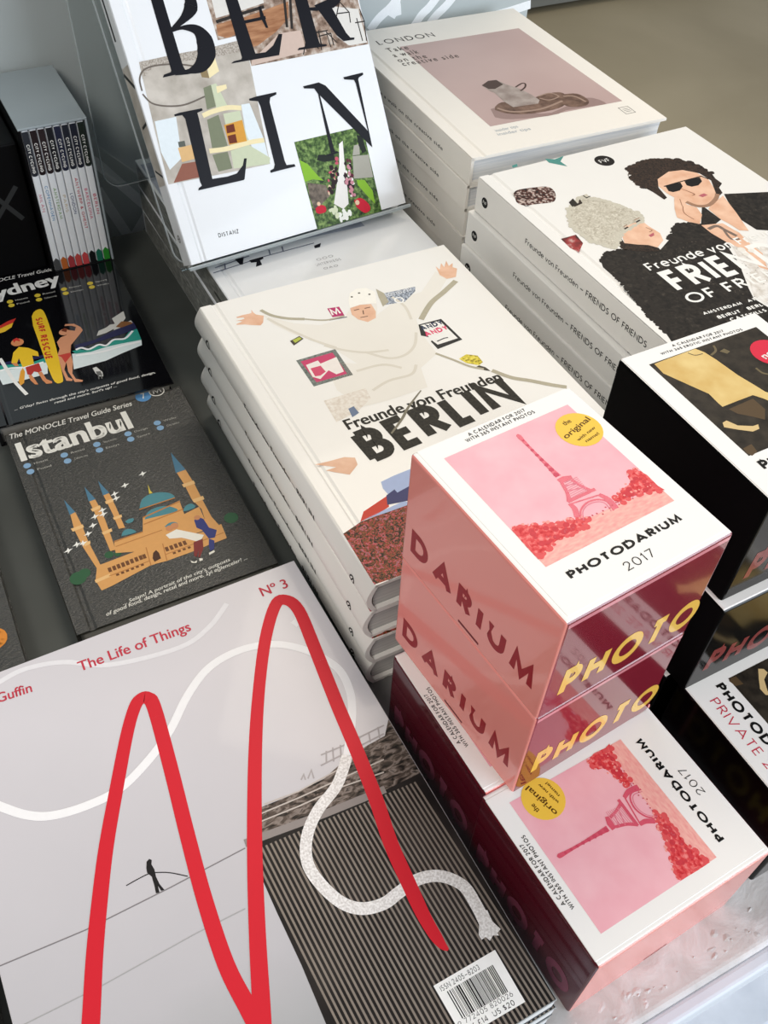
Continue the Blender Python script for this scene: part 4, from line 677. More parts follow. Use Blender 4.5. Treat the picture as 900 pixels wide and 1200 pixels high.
        prn(sp, 'spine_photo', fl_, mottle('beige_room_photo', [], 1), [rect(yy[2], .15, yy[0], t-.1)], 1)
        prn(sp, 'spine_photo', fl_, '#2A2C2A', [rib([(yy[1]+.4, .6), (yy[1]+.6, t-.1)], .22), rib([(yy[2]+1.2, .4), (yy[2]+.6, t-.1)], .18), rib([(yy[0]-.4, .15), (yy[0]-1.6, t-.1)], .3)], 2)
        prn(sp, 'spine_lettering', fl_, INK, [rect(yy[0]+1.8, .5, yy[0]+9, .85)], 2)
        prn(sp, 'spine_emblem', fl_, '#7A7A78', [ring((2.1, t*.5), .32, .08), rib([(1.8, t*.5), (2.4, t*.5)], .1), rib([(2.1, t*.5-.3), (2.1, t*.5+.3)], .1)], 2)
    else:
        prn(sp, 'spine_photo', fs, BUILD, [rect(.4, .12, d-.4, t-.12)], 1)
        prn(sp, 'spine_lettering', fs, '#3A3A38', [rect(20.2, .9, 24.6, 1.2)], 2)
        prn(fc, 'printed_photo', top, mottle('blue_grey_shade_print', [(.3, '#8A90A0'), (.7, '#B9BECB')], 40, .3, .1, 4), [[(.2, 9.2), (14.5, 8.6), (14.5, 26), (.2, 26)]], 1)  # mostly the leaning book's shade and reflection, painted in as blue-grey print
        prn(fc, 'photo_lines', top, '#6B7080', [rib(x, .12) for x in ([(0.19,7.23),(5.00,7.77),(9.40,7.94)], [(0.57,7.85),(3.72,8.33)], [(1.27,7.38),(1.50,8.13)], [(5.34,7.73),(5.55,8.51)], [(6.52,7.76),(6.74,8.54)])], 2)
        prn(fc, 'photo_shapes', top, '#1B1B22', [[(2.47,8.34),(3.26,8.37),(2.80,7.39),(2.58,7.44)], [(3.48,7.73),(4.70,7.79),(4.64,7.49),(4.29,7.38),(4.20,6.73),(3.63,6.66),(3.94,7.26),(3.50,7.35)], [(9.23,7.57),(9.92,7.71),(9.61,7.18),(9.11,7.18)]], 3)
        for i, q in enumerate(([(8.54,5.41),(10.05,5.45),(8.63,5.74)], [(8.18,4.76),(10.40,4.75),(8.27,5.09)], [(8.54,4.08),(9.81,4.04),(8.61,4.36)])):
            geotext(fc, 'printed_emblem', top, '#8E8E92', ('OOO', 'UNTERWEGS', 'OAO')[i], q, 3, .12, .3)
    return T
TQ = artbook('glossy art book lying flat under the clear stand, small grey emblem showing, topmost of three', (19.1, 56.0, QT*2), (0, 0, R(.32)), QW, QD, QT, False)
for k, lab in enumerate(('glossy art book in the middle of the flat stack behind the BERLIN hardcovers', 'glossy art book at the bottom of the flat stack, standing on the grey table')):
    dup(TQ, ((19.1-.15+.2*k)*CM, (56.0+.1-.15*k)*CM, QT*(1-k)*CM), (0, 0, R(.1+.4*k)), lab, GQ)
lean = 57.953; DT = 2.0; ya = R(4.69)
nx = math.sin(R(lean)); nz = math.cos(R(lean)); nrm = Vector((nx*math.sin(ya), -nx*math.cos(ya), nz))   # outward normal of the shown cover
o = Vector((17.48, 63.05, 8.708))-nrm*DT
TD = artbook('glossy art book with giant serif letters BERLIN, leaning upright on the clear stand', tuple(o), (R(lean), 0, ya), 20.108, 27.5, DT, True)

# clear acrylic easel
def acrylic(name, edge=False):
    m = bpy.data.materials.new(name); m.use_nodes = True; N = m.node_tree.nodes; L = m.node_tree.links; N.clear()
    out = N.new('ShaderNodeOutputMaterial'); tr = N.new('ShaderNodeBsdfTransparent'); gl = N.new('ShaderNodeBsdfGlossy'); gl.inputs['Roughness'].default_value = .04
    tr.inputs[0].default_value = (.93, .95, .95, 1) if not edge else (.6, .66, .66, 1)
    fr = N.new('ShaderNodeFresnel'); fr.inputs[0].default_value = 1.49; mx = N.new('ShaderNodeMixShader')
    if edge:
        df = N.new('ShaderNodeBsdfDiffuse'); df.inputs[0].default_value = (.85, .9, .92, 1); mx.inputs[0].default_value = .4; L.new(tr.outputs[0], mx.inputs[1]); L.new(df.outputs[0], mx.inputs[2])
    else:
        L.new(fr.outputs[0], mx.inputs[0]); L.new(tr.outputs[0], mx.inputs[1]); L.new(gl.outputs[0], mx.inputs[2])
    L.new(mx.outputs[0], out.inputs[0]); return m
ACR = acrylic('clear_acrylic'); ACE = acrylic('acrylic_cut_edge', True)
stand = thing('book_stand', 'clear acrylic easel holding the leaning BERLIN art book', 'stand', (.1748, .6305, .0741), (0, 0, ya))
def sheet(name, w0, w1, h0, h1, th, mat_local, rc=1.2):
    "rounded sheet in its own plane (x across, y up the sheet) placed by mat_local, with a bright cut edge as sub-part"
    P = []
    for cx, cy, a0 in ((w1-rc, h0+rc, -90), (w1-rc, h1-rc, 0), (w0+rc, h1-rc, 90), (w0+rc, h0+rc, 180)):
        P += [(cx+rc*math.cos(R(a0+18*i)), cy+rc*math.sin(R(a0+18*i))) for i in range(6)]
    n = len(P); v = [mat_local @ Vector((x*CM, y*CM, z)) for z in (0, th) for x, y in P]
    o = mobj(name, v, [tuple(range(n))[::-1], tuple(range(n, 2*n))], ACR, stand)
    v2 = []; e = .0006
    for (x, y) in P:
        v2.append((x, y))
    cx = (w0+w1)/2; cy = (h0+h1)/2
    inner = [(x+(e/CM*.9 if x < cx else -e/CM*.9), y+(e/CM*.9 if y < cy else -e/CM*.9)) for x, y in P]
    vv = [mat_local @ Vector((x*CM, y*CM, z)) for x, y, z in [(x, y, -.0001) for x, y in P]+[(x, y, th+.0001) for x, y in P]+[(x, y, -.0001) for x, y in inner]+[(x, y, th+.0001) for x, y in inner]]
    f = []
    for i in range(n):
        j = (i+1) % n; f += [(i, j, n+j, n+i), (2*n+i, 2*n+j, j, i), (n+i, n+j, 3*n+j, 3*n+i)]
    mobj('cut_edge', vv, f, ACE, o)
    return o
LM = Matrix.Translation((0, 0, .013)) @ Matrix.Rotation(R(lean), 4, 'X')
off = DT*CM+.0016
sheet('back_sheet', -.5, 20.4, .05, 25.5, .003, LM @ Matrix.Translation((0, 0, -off-.0018)))
lg_ = bevbox('ledge', (-.003, -.0032, -off), (.204, -.0012, .0006), ACR, stand, .0003, 1)
for v in lg_.data.vertices: v.co = LM @ v.co
bevbox('front_lip', (-.003, -.0038, .0100), (.204, -.0018, .0128), ACE, stand, .0007, 2)
sheet('support_leg', -1.2, 19.0, 0.3, 23.5, .003, Matrix.Translation((.0, .157, .0)) @ Matrix.Rotation(R(86), 4, 'X'), 1.4)
# ------------------------------------------------------------------ black cloth travel guides
GG = 'black cloth travel guides lying on the table'
CLOTH = mottle('black_cloth_cover', [(.32, '#080807'), (.68, '#37342B')], 1, .34, .0, 3, (420, 1300, 420), bump=.8, spec=1.0)
GLOSSB = ink('#0B0B0E', .12, 1, .1, 40, name='glossy_black_cover')
def guide(label, loc, yaw, w, d, t, face):
    cov = GLOSSB if face == 'surf' else CLOTH
    T, fc, sp, F = hardcover('travel_guide', label, 'book', loc, (0, 0, R(yaw)), w, d, t, GG, cover=cov, board=.2, over=.25, pages=ink('#8E8B84', .8))
    top = F['top']
    P = lambda name, col, polys, ly=1: prn(fc, name, top, ink(col, .4, .3), polys, ly)
    if face == 'mosque':
        WT = ink('#E9E7DF', .4)
        text(fc, 'printed_series', top, WT, 'The MONOCLE Travel Guide Series', [(0.32,19.43),(9.66,19.34),(0.36,19.97)], 3, .01, .25)
        text(fc, 'printed_title', top, WT, 'Istanbul', [(0.58,16.77),(8.90,16.90),(0.43,18.76)], 3, .034)
        P('printed_badge', '#5E93C4', [circ([(10.73,20.02)], .62)], 2); geotext(fc, 'printed_badge', top, WT, '7', [(10.53,19.72),(10.85,19.70),(10.59,20.43)], 3, .16)
        lg = [(11.88,20.20)][0]
        prn(fc, 'printed_badge', top, WT, [ring(lg, .62, .09)], 2); geotext(fc, 'printed_badge', top, WT, 'M', [(lg[0]-.34, lg[1]-.28), (lg[0]+.34, lg[1]-.28), (lg[0]-.34, lg[1]+.3)], 3, .12)
        bl = [(0.77,16.15),(0.84,15.45),(3.47,16.12),(3.53,15.41),(5.94,16.23),(5.95,15.56),(8.38,16.38),(8.39,15.73),(10.76,16.63),(10.79,16.00)]
        P('printed_bullet', '#86A9C9', [circ(q, .27) for q in bl], 2)
        for i, q in enumerate(bl):
            text(fc, 'printed_key', top, ink('#B9B7AF', .4), ('Hotels', 'Food', 'Retail', 'Culture map', 'Things we would buy', 'Essays', 'Design', 'Sport', 'Walks', 'City basics')[i], [(q[0]+.5, q[1]-.08), (q[0]+1.5, q[1]-.08), (q[0]+.5, q[1]+.12)], 3)
        SAND = '#D9A05F'; DSAND = '#B97C42'; TEAL = '#4E8790'; BLU = '#4F7A93'
        P('printed_mosque', SAND, [[(2.33,10.15),(2.70,10.23),(2.79,8.85),(2.78,7.25),(2.95,4.90),(3.35,4.25),(3.10,2.84),(2.42,2.76),(2.29,3.72),(2.65,4.70),(2.33,6.86),(2.21,8.62)], [(3.86,10.83),(4.28,10.85),(4.36,9.77),(4.37,8.61),(4.32,7.26),(4.24,5.72),(3.88,5.77),(3.88,7.22),(3.91,8.83),(3.88,10.25)],
          [(4.92,10.99),(5.34,11.01),(5.39,9.55),(5.39,8.52),(5.40,7.38),(4.98,7.45),(5.00,8.96)], [(10.35,11.00),(11.04,10.96),(11.14,9.40),(11.12,7.80),(11.14,5.83),(11.40,4.57),(11.39,3.51),(10.35,3.46),(10.76,6.79),(10.45,7.98),(10.46,9.58)],
          [(2.95,4.90),(6.15,5.06),(7.31,4.88),(10.55,4.72),(11.52,4.89),(11.42,3.57),(8.98,3.37),(7.05,3.33),(6.39,3.40),(5.88,3.41),(3.10,2.84),(3.22,3.97)],
          [(4.33,6.40),(6.38,6.49),(6.78,7.74),(9.62,8.23),(9.50,6.85),(10.68,7.08),(10.59,4.83),(7.28,4.78),(5.98,4.78),(4.16,5.45)]], 2)
        P('printed_balcony', '#E9BD80', [[(2.02,8.84),(2.86,8.89),(2.87,8.59),(2.07,8.52)], [(2.42,7.18),(2.91,7.24),(2.87,6.97),(2.44,6.88)], [(3.74,10.06),(4.43,10.15),(4.41,9.85),(3.79,9.77)], [(3.82,7.62),(4.54,7.71),(4.51,7.42),(3.87,7.37)], [(4.83,10.33),(5.43,10.41),(5.41,10.11),(4.86,10.05)], [(4.90,8.62),(5.53,8.66),(5.50,8.41),(4.93,8.38)],
          [(10.30,9.65),(11.20,9.67),(11.20,9.34),(10.33,9.31)], [(10.46,7.92),(11.29,7.96),(11.27,7.59),(10.49,7.59)], [(2.24,3.79),(3.29,3.89),(3.28,3.62),(2.26,3.51)]], 4)
        P('printed_dome', TEAL, [smoothline([(6.83,8.67),(7.24,9.41),(7.91,9.69),(8.61,9.58),(9.22,9.21),(9.43,8.66),(8.82,8.58),(7.93,8.62)], 3), smoothline([(6.86,7.53),(7.26,8.11),(8.00,8.28),(8.73,8.04),(9.24,7.41),(8.58,7.34),(7.72,7.43)], 3), smoothline([(4.94,6.73),(5.22,7.14),(5.67,7.13),(5.99,6.68),(5.52,6.65)], 3), smoothline([(9.50,7.11),(9.83,7.53),(10.27,7.59),(10.46,7.18),(9.94,7.06)], 3),
          smoothline([(5.55,7.88),(5.87,8.04),(6.19,7.94),(6.02,7.67),(5.70,7.66)], 3), smoothline([(7.87,6.30),(8.27,6.51),(8.64,6.44),(8.80,6.12),(8.32,6.04)], 3)], 4)
        P('printed_spire', BLU, [[(2.29,11.72),(2.70,10.23),(2.29,10.12)], [(3.93,12.34),(4.31,10.83),(3.82,10.80)], [(4.97,12.53),(5.35,11.01),(4.88,10.96)], [(10.64,13.13),(11.04,10.96),(10.28,10.92)]], 4)
        P('printed_spire', '#D8C24A', [[(8.09,10.68),(8.06,10.02),(8.14,9.71),(7.89,9.75)]], 5)
        P('printed_window', '#6E4526', [rect(q[0]-.11, q[1]-.2, q[0]+.11, q[1]+.2) for q in [(3.39,4.21),(3.70,4.23),(4.00,4.25),(4.31,4.26),(4.62,4.28),(4.93,4.30),(5.25,4.32),(5.56,4.34),(5.80,4.34),(7.38,4.31),(7.70,4.31),(8.02,4.33),(8.34,4.33),(8.65,4.32),(10.43,4.40)]]+[rect(q[0]-.1, q[1]-.09, q[0]+.1, q[1]+.09) for q in [(3.74,3.59),(4.08,3.61),(4.42,3.63),(4.77,3.65),(5.11,3.68),(5.46,3.70),(7.72,3.77),(8.08,3.79),(8.43,3.80),(8.79,3.80)]], 5)
        P('printed_window', '#4A2C1A', [[(6.25,3.94),(6.43,4.38),(6.69,4.54),(6.79,4.21),(6.76,3.70),(6.28,3.60)]], 6)
        P('printed_ledge', DSAND, [rib([(3.19,3.71),(6.01,3.82)], .07), rib([(7.10,3.89),(11.39,4.07)], .07), rib([(6.78,7.74),(9.63,8.15)], .12), rib([(6.65,7.12),(9.60,7.33)], .1), rib([(4.35,6.47),(6.38,6.49)], .1), rib([(6.80,8.58),(9.42,8.61)], .1), rib([(6.15,5.06),(5.96,3.42)], .07), rib([(7.27,4.90),(7.06,3.37)], .07), rib([(4.32,5.99),(7.63,6.09)], .07)], 5)
        P('printed_tree', '#2F5A3A', [circ([(1.32,4.41)], .55), circ([(1.80,4.64)], .4), circ([(12.35,5.14)], .5), circ([(3.71,5.49)], .3), circ([(4.27,5.35)], .25)], 1)
        P('printed_walker', '#343A78', [[(9.93,6.02),(10.34,6.13),(10.56,5.85),(10.63,4.93),(11.04,4.49),(10.69,3.91),(10.27,3.98),(10.12,4.92),(9.85,5.29)], [(10.27,3.98),(10.55,3.66),(10.28,2.95),(9.97,2.91),(10.04,3.36)]], 7)
        P('printed_walker', '#ECE8DC', [[(7.71,5.55),(8.54,5.73),(10.08,4.44),(9.62,3.94),(8.62,4.85),(7.83,5.12)], [(8.48,2.70),(8.66,2.45),(8.89,2.51),(8.78,2.32),(8.49,2.46)], [(9.07,2.61),(9.29,2.51),(9.23,2.35),(9.01,2.36)], [(9.83,2.78),(10.25,2.87),(10.22,2.69),(9.80,2.60)]], 7)
        P('printed_walker', '#7E2E2A', [[(9.21,4.11),(9.89,4.16),(9.63,3.31),(9.16,2.69),(9.04,2.74),(9.32,3.33),(8.95,2.79),(8.84,2.96)]], 8)
        P('printed_walker', '#C98A5C', [circ([(8.52,6.09)], .28), circ([(8.14,6.02)], .26), circ([(10.20,6.15)], .22)], 8)
        P('printed_bird', '#F2F1EA', [[(q[0]-.32, q[1]-.02), (q[0]-.05, q[1]-.05), (q[0]-.1, q[1]-.25), (q[0]+.1, q[1]-.03), (q[0]+.34, q[1]+.1), (q[0]+.08, q[1]+.1), (q[0]+.05, q[1]+.3), (q[0]-.08, q[1]+.1)] for q in [(1.35,6.96),(2.01,7.25),(2.42,7.18),(2.95,7.86),(3.46,8.46),(3.81,9.20),(4.40,9.18),(4.44,9.58),(5.67,10.73),(5.64,10.27),(6.58,11.24),(8.08,11.83)]], 6)
        text(fc, 'printed_blurb', top, WT, "... Selam! A portrait of the city's outposts", [(3.34,1.02),(10.92,1.53),(3.36,1.30)], 3, .01, .25)
        text(fc, 'printed_blurb', top, WT, 'of good food, design, retail and more. İyi eğlenceler! ...', [(2.14,0.63),(12.00,1.18),(2.16,0.93)], 3, .01, .25)
    elif face == 'surf':
        WT = ink('#ECEBE6', .4)
        text(fc, 'printed_series', top, WT, 'MONOCLE Travel Guide Series', [(max(a, .2), b) for a, b in [(2.34,18.68),(9.99,18.66),(2.39,19.16)]], 3, .01, .25)
        text(fc, 'printed_title', top, WT, 'Sydney', [(2.12,16.14),(8.69,16.63),(2.16,17.72)], 3, .034)
        P('printed_badge', '#D9C045', [circ([(10.96,18.95)], .58)], 2); geotext(fc, 'printed_badge', top, '#6A5A10', '13', [(10.69,18.77),(11.12,18.82),(10.73,19.25)], 3, .14)
        lg = [(12.04,18.95)][0]
        prn(fc, 'printed_badge', top, ink('#A9A9A4', .4), [ring(lg, .58, .08)], 2); geotext(fc, 'printed_badge', top, '#A9A9A4', 'M', [(lg[0]-.32, lg[1]-.26), (lg[0]+.32, lg[1]-.26), (lg[0]-.32, lg[1]+.28)], 3, .12)
        bl = [(4.07,15.42),(4.08,14.84),(6.40,15.45),(6.39,14.80),(8.69,15.52),(8.69,14.86),(10.98,15.54),(10.99,14.93)]
        P('printed_bullet', '#D8BE3E', [circ(q, .26) for q in bl], 2)
        for i, q in enumerate(bl):
            text(fc, 'printed_key', top, ink('#C9C7BF', .4), ('Hotels', 'Food', 'Retail', 'Culture map', 'Essays', 'Design', 'Sport', 'Walks')[i], [(q[0]+.45, q[1]-.08), (q[0]+1.5, q[1]-.08), (q[0]+.45, q[1]+.12)], 3)
        cl = lambda Q: [(max(.15, a), b) for a, b in Q]
        P('printed_sea', '#25264F', [[(7.73,7.50),(9.39,7.58),(12.92,8.82),(12.98,8.09),(12.96,7.66),(7.68,6.94)], cl([(1.31,7.48),(3.51,7.35),(5.43,7.18),(5.36,6.84),(1.68,7.08),(1.25,7.17)])], 2)
        P('printed_sea', '#2F9C8C', [[(7.34,6.81),(7.96,6.82),(8.35,6.51),(9.21,6.84),(10.03,6.40),(10.82,6.99),(11.53,6.70),(12.25,7.56),(12.97,7.71),(12.91,6.13),(11.26,6.27),(10.01,6.30),(8.73,6.16),(7.54,6.36)], cl([(1.27,7.25),(2.54,6.97),(3.95,6.57),(5.36,6.84),(5.22,6.18),(3.28,6.21),(1.58,6.53),(1.16,6.63)])], 3)
        P('printed_foam', '#E4EEEE', [[(7.26,6.48),(8.73,6.16),(10.01,6.30),(11.26,6.27),(12.91,6.13),(12.75,5.44),(10.91,5.00),(9.56,4.59),(6.94,4.49)], cl([(1.16,6.63),(2.42,6.36),(3.89,6.26),(5.23,6.22),(4.94,4.76),(2.67,4.66),(1.45,4.72),(1.38,5.49),(0.94,5.47)])], 3)
        P('printed_foam', '#FFFFFF', [rib(x, .2, True) for x in ([(7.66,6.87),(8.14,6.94),(8.66,6.53),(9.52,6.82),(10.06,6.49),(10.82,6.99),(11.72,6.81),(12.57,7.56)], [(7.49,6.15),(8.67,5.92),(9.88,5.82),(11.17,5.96),(12.75,5.93)], cl([(1.58,6.53),(2.45,6.50),(3.58,6.21),(4.94,6.29)]))], 4)
        P('printed_cliff', '#D9D6CE', [[(9.66,8.01),(9.97,8.63),(10.66,8.82),(11.06,9.10),(11.46,9.05),(11.42,9.86),(12.37,10.39),(12.59,10.48),(12.49,9.48),(11.96,8.85),(11.19,8.41),(10.48,8.12)], [(11.23,8.53),(12.81,9.01),(12.88,8.64),(11.15,8.23)]], 3)
        P('printed_cliff', '#8A5A30', [[(11.41,8.60),(12.05,9.18),(12.76,8.81),(12.85,8.54),(11.82,8.34)]], 4)
        P('printed_surfboard', '#EFC52E', [smoothline([(5.33,12.63),(5.64,13.21),(6.12,13.42),(6.39,13.00),(6.42,11.33),(6.31,8.36),(6.07,5.44),(5.90,3.74),(5.73,3.28),(5.22,3.52),(5.11,5.71),(5.14,9.37),(5.16,11.29)], 3)], 5)
        geotext(fc, 'printed_lettering', top, ink('#C6352C', .4), 'SURF RESCUE', [(5.54,12.26),(5.17,6.51),(6.10,12.25)], 6, .24, .18)
        P('printed_lifeguard', '#EFC52E', [[(2.97,8.40),(3.53,8.96),(4.21,8.55),(4.80,7.78),(4.75,7.15),(4.29,7.47),(4.20,6.34),(3.29,6.26),(3.24,7.51),(2.99,6.97),(2.58,7.14)]], 6)
        P('printed_lifeguard', '#B93A34', [[(3.49,6.17),(4.57,6.31),(4.60,5.28),(4.32,5.15),(4.00,5.40),(3.70,5.02),(3.45,5.25)]], 7)
        P('printed_lifeguard', '#D98E5E', [circ([(3.54,9.60)], .5), [(3.50,5.11),(3.75,5.05),(3.90,4.20),(3.97,3.72),(3.74,3.82),(3.52,4.48)], [(4.25,5.15),(4.55,5.18),(4.69,4.12),(5.04,3.67),(4.99,3.45),(4.57,3.55),(4.39,4.11)], [(2.58,7.14),(2.99,6.97),(3.05,6.56),(2.77,6.62)]], 7)
        P('printed_lifeguard', '#C9352E', [[(3.27,10.09),(3.60,10.22),(3.79,9.88),(3.73,9.63),(3.48,9.90),(3.27,9.61)]], 8)
        P('printed_lifeguard', '#E7A33A', [[(3.28,6.21),(3.35,5.67),(3.01,4.32),(2.68,4.09),(2.66,4.71),(3.02,5.81)]], 6)
        P('printed_bather', '#DD9A74', [[(6.48,8.42),(6.90,8.93),(7.40,9.05),(7.63,9.72),(8.18,9.36),(8.37,9.84),(8.05,10.16),(7.53,10.32),(7.66,10.55),(8.33,10.33),(8.73,9.69),(8.80,9.19),(8.41,8.71),(7.45,7.62),(7.18,6.67),(7.08,5.40),(6.71,4.03),(6.81,3.29),(7.28,2.91),(7.19,2.73),(6.65,2.93),(6.46,4.38),(6.60,5.61),(6.24,4.73),(6.30,3.69),(6.57,3.29),(6.47,3.13),(6.07,3.34),(6.04,4.81),(6.11,5.81),(6.19,6.81),(6.49,7.48)], circ([(7.32,9.52)], .42)], 6)
        P('printed_bather', '#7A3A22', [[(7.13,9.79),(7.47,10.06),(7.68,9.84),(7.49,9.45),(7.23,9.67)]], 7)
        P('printed_bather', '#C9463C', [[(6.16,6.69),(7.15,6.68),(7.15,6.29),(6.50,5.52),(6.39,6.34)]], 7)
        P('printed_flag', '#C4342C', [cl([(2.01,12.16),(2.67,12.36),(3.35,12.73),(4.09,12.91),(3.75,12.37),(3.08,12.14),(1.94,11.72)])], 5)
        P('printed_flag', '#E9BC34', [cl([(1.94,11.72),(3.08,12.14),(3.75,12.37),(3.51,11.80),(2.87,11.40),(1.85,11.27)])], 5)
        P('printed_paddle', '#F1F0EC', [rib(cl([(1.86,8.03),(2.12,6.31),(2.39,4.70),(2.92,2.85)]), .28, True)], 9)
        P('printed_gull', '#D8D8D4', [[(8.33,4.07),(8.64,4.12),(8.75,3.82),(8.93,3.31),(8.86,2.76),(8.59,2.87),(8.40,3.33)]], 5)
        P('printed_gull', '#6A6A68', [[(8.46,3.56),(8.81,3.46),(8.85,2.89),(8.47,3.00)], rib([(8.52,2.90),(8.46,2.55)], .1), rib([(8.74,2.88),(8.69,2.50)], .1)], 6)
        text(fc, 'printed_blurb', top, WT, "... G'day! Swim through the city's outposts of good food, design,", [(1.70,1.39),(12.75,1.57),(1.71,1.64)], 3, .01, .25)
        text(fc, 'printed_blurb', top, WT, "retail and more. Surf's up! ...", [(4.63,0.99),(9.51,1.13),(4.65,1.24)], 3, .01, .25)
    elif face == 'letter':
        q = (11.2, 2.6)
        text(fc, 'printed_title', top, ink('#D98A3A', .4), 'o', [(q[0], q[1]), (q[0]+1.85, q[1]), (q[0], q[1]+2.4)], 3, .02)
    text(sp, 'spine_lettering', (lambda a, b, h: F['left'](a, b, h+.0002)), '#8A8A80', 'Travel Guide', [(3, .35*t), (7, .35*t), (3, .62*t)], 2)
    return T
guide('black travel guide titled Istanbul with a sand coloured mosque', (.24, 38.11, 0), .06, 13.756, 20.0, 1.396, 'mosque')
guide('black travel guide titled Sydney with surfers, glossy cover behind the Istanbul one', (-.23, 58.59, 0), -1.66, 13.756, 20.79, 1.946, 'surf')
guide('black travel guide at the left picture edge beside the Istanbul one, orange letter on it', (-16.75, 36.6, 0), -.6, 13.756, 20.79, 1.6, 'letter')
guide('black travel guide peeking out beside the magazines at the lower left corner', (-22.6, 8.3, 0), .3, 13.756, 20.79, 1.6, '')

# ------------------------------------------------------------------ slipcase with eight thin cycling guides
CW, CDp, CT = 5.512, 10.517, 13.23
cl0 = (8.67, 76.56, 1.946+.01); cyaw = R(.41)
GREYC = ink('#9AA3A6', .35, .2, .04, 20, name='grey_slipcase_card')
case = thing('slipcase', 'grey upright slipcase holding eight thin city guides on the glossy black guide', 'case', tuple(c*CM for c in cl0), (0, 0, cyaw))
def cp(name, a, b, m=GREYC): return bevbox(name, tuple(c*CM for c in a), tuple(c*CM for c in b), m, case, .0004, 2)
cp('top_panel', (0, 0, CT-.18), (CW, CDp, CT)); cp('bottom_panel', (.18, 0, 0), (CW-.18, CDp, .05), ink('#1A1B1C', .4)); cp('back_panel', (.18, CDp-.18, .18), (CW-.18, CDp, CT-.18))
cp('side_panel', (0, 0, 0), (.18, CDp, CT-.18), ink('#0A0A0B', .5, 0, .1, 20, spec=.08)); cp('side_panel', (CW-.18, 0, 0), (CW, CDp, CT-.18))  # left panel black: its shade painted into the grey card
bb = thing('black_box', 'plain black upright box with a faint grey cross, left of the slipcase', 'box', (1.9*CM, 77.75*CM, 1.955*CM), (0, 0, cyaw))
bevbox('body', (0, 0, 0), (6.6*CM, 9.6*CM, 11.6*CM), ink('#060607', .5, 0, .1, 20, spec=.1), bb, .0012, 2)
prn(bb, 'brushed_line', frames(6.6, 9.6, 11.6)['front'], ink('#2C2D2D', .6), [rib([(3.2, 8.4), (5.6, 5.0)], .4), rib([(3.4, 5.3), (5.7, 8.0)], .4)], 1)
names = ('MILAN', 'COPENHAGEN', 'AMSTERDAM', 'PARIS', 'LONDON', 'ANTWERP & GHENT', 'BARCELONA', 'BERLIN')
ncol = ('#C97A8C', '#5E8FB8', '#7FA06A', '#C9B9A0', '#38406E', '#C0505A', '#D0607A', '#C95A6A')
tips = ('#4A4A4A', '#B8632E', '#A33A3E', '#C04A46', '#C8484C', '#141414', '#1F6A54', '#2F8A2E')
bands = ('#2C2E34', '#241A1C', '#2A2022', '#1C1C20', '#23263A', '#22252E', '#20222E', '#1E2620')
gw = (CW-.36-.1)/8; gt = CT-.18-.05-.12
for i in range(8):
    lab = 'thin white spined city guide in the grey slipcase, ' + ('first from the left, pink city name', 'second from the left, blue city name', 'third from the left, green city name', 'fourth from the left, faint beige name', 'fifth from the left, navy city name', 'sixth from the left, long red name', 'seventh from the left, pink name', 'rightmost, green foot on its spine')[i]
    x0 = .18+.05+gw*i
    off = Matrix.Rotation(cyaw, 4, 'Z') @ Vector((x0*CM, (.10)*CM, .052*CM))
    g_ = thing('city_guide', lab, 'book', (cl0[0]*CM+off.x, cl0[1]*CM+off.y, cl0[2]*CM+off.z+.0001), (0, 0, cyaw), 'thin city guides in the slipcase')
    wv = gw-.045
    bevbox('cover', (0, 0, 0), (wv*CM, .06*CM*9, gt*CM), ink('#E4E6E8', .35, .2), g_, .0012, 2)
    bevbox('page_block', (.06*CM, .5*CM, .05*CM), ((wv-.06)*CM, (CDp-.5)*CM, (gt-.1)*CM), PAGES, g_, 0)
    fr = frames(wv, 9, gt)['front']; b0 = gt*.70
    prn(g_, 'spine_band', fr, bands[i], [[(.03, b0+.2), (.1, b0+.05), (wv/2, b0), (wv-.1, b0+.05), (wv-.03, b0+.2), (wv-.03, gt-.05), (.03, gt-.05)]], 1)
    prn(g_, 'spine_foot', fr, tips[i], [[(.03, .05), (wv-.03, .05), (wv-.03, 1.0), (wv/2, 1.3), (.03, 1.0)]], 1)
    geotext(g_, 'spine_lettering', fr, INKW, 'CITY CYCLING', [(.17, gt-1.1), (.17, b0+.3), (wv-.17, gt-1.1)], 2, .18, .2)
    L_ = .32*len(names[i]); m_ = b0-2.4-.15*i
    geotext(g_, 'spine_lettering', fr, ncol[i], names[i], [(.17, min(b0-.6, m_+L_/2)), (.17, m_-L_/2), (wv-.17, m_)], 2, .16, .2)

# ------------------------------------------------------------------ magazines
MW, MD, MT = 22.634, 29.607, 3.7/3
GM = 'large magazines at the front left'
def maggrad():
    m, b, N, L = base('overcast_sky_print', .42, .15); tc = N.new('ShaderNodeTexCoord'); sp = N.new('ShaderNodeSeparateXYZ'); L.new(tc.outputs['Object'], sp.inputs[0])
    no = N.new('ShaderNodeTexNoise'); no.inputs['Scale'].default_value = 9; no.inputs['Detail'].default_value = 5; L.new(tc.outputs['Object'], no.inputs['Vector'])
    ad = N.new('ShaderNodeMath'); ad.operation = 'MULTIPLY_ADD'; L.new(no.outputs['Fac'], ad.inputs[0]); ad.inputs[1].default_value = .10; L.new(sp.outputs['Y'], ad.inputs[2])
    mr = N.new('ShaderNodeMapRange'); mr.inputs[1].default_value = .03; mr.inputs[2].default_value = .30; L.new(ad.outputs[0], mr.inputs[0])
    cr = N.new('ShaderNodeValToRGB'); e = cr.color_ramp.elements; e[0].color = lin('#8C918F'); e[1].color = lin('#D0CCD0'); e.new(.42).color = lin('#B9B7BB'); L.new(mr.outputs[0], cr.inputs[0]); L.new(cr.outputs[0], b.inputs['Base Color']); return m
SKYP = maggrad()
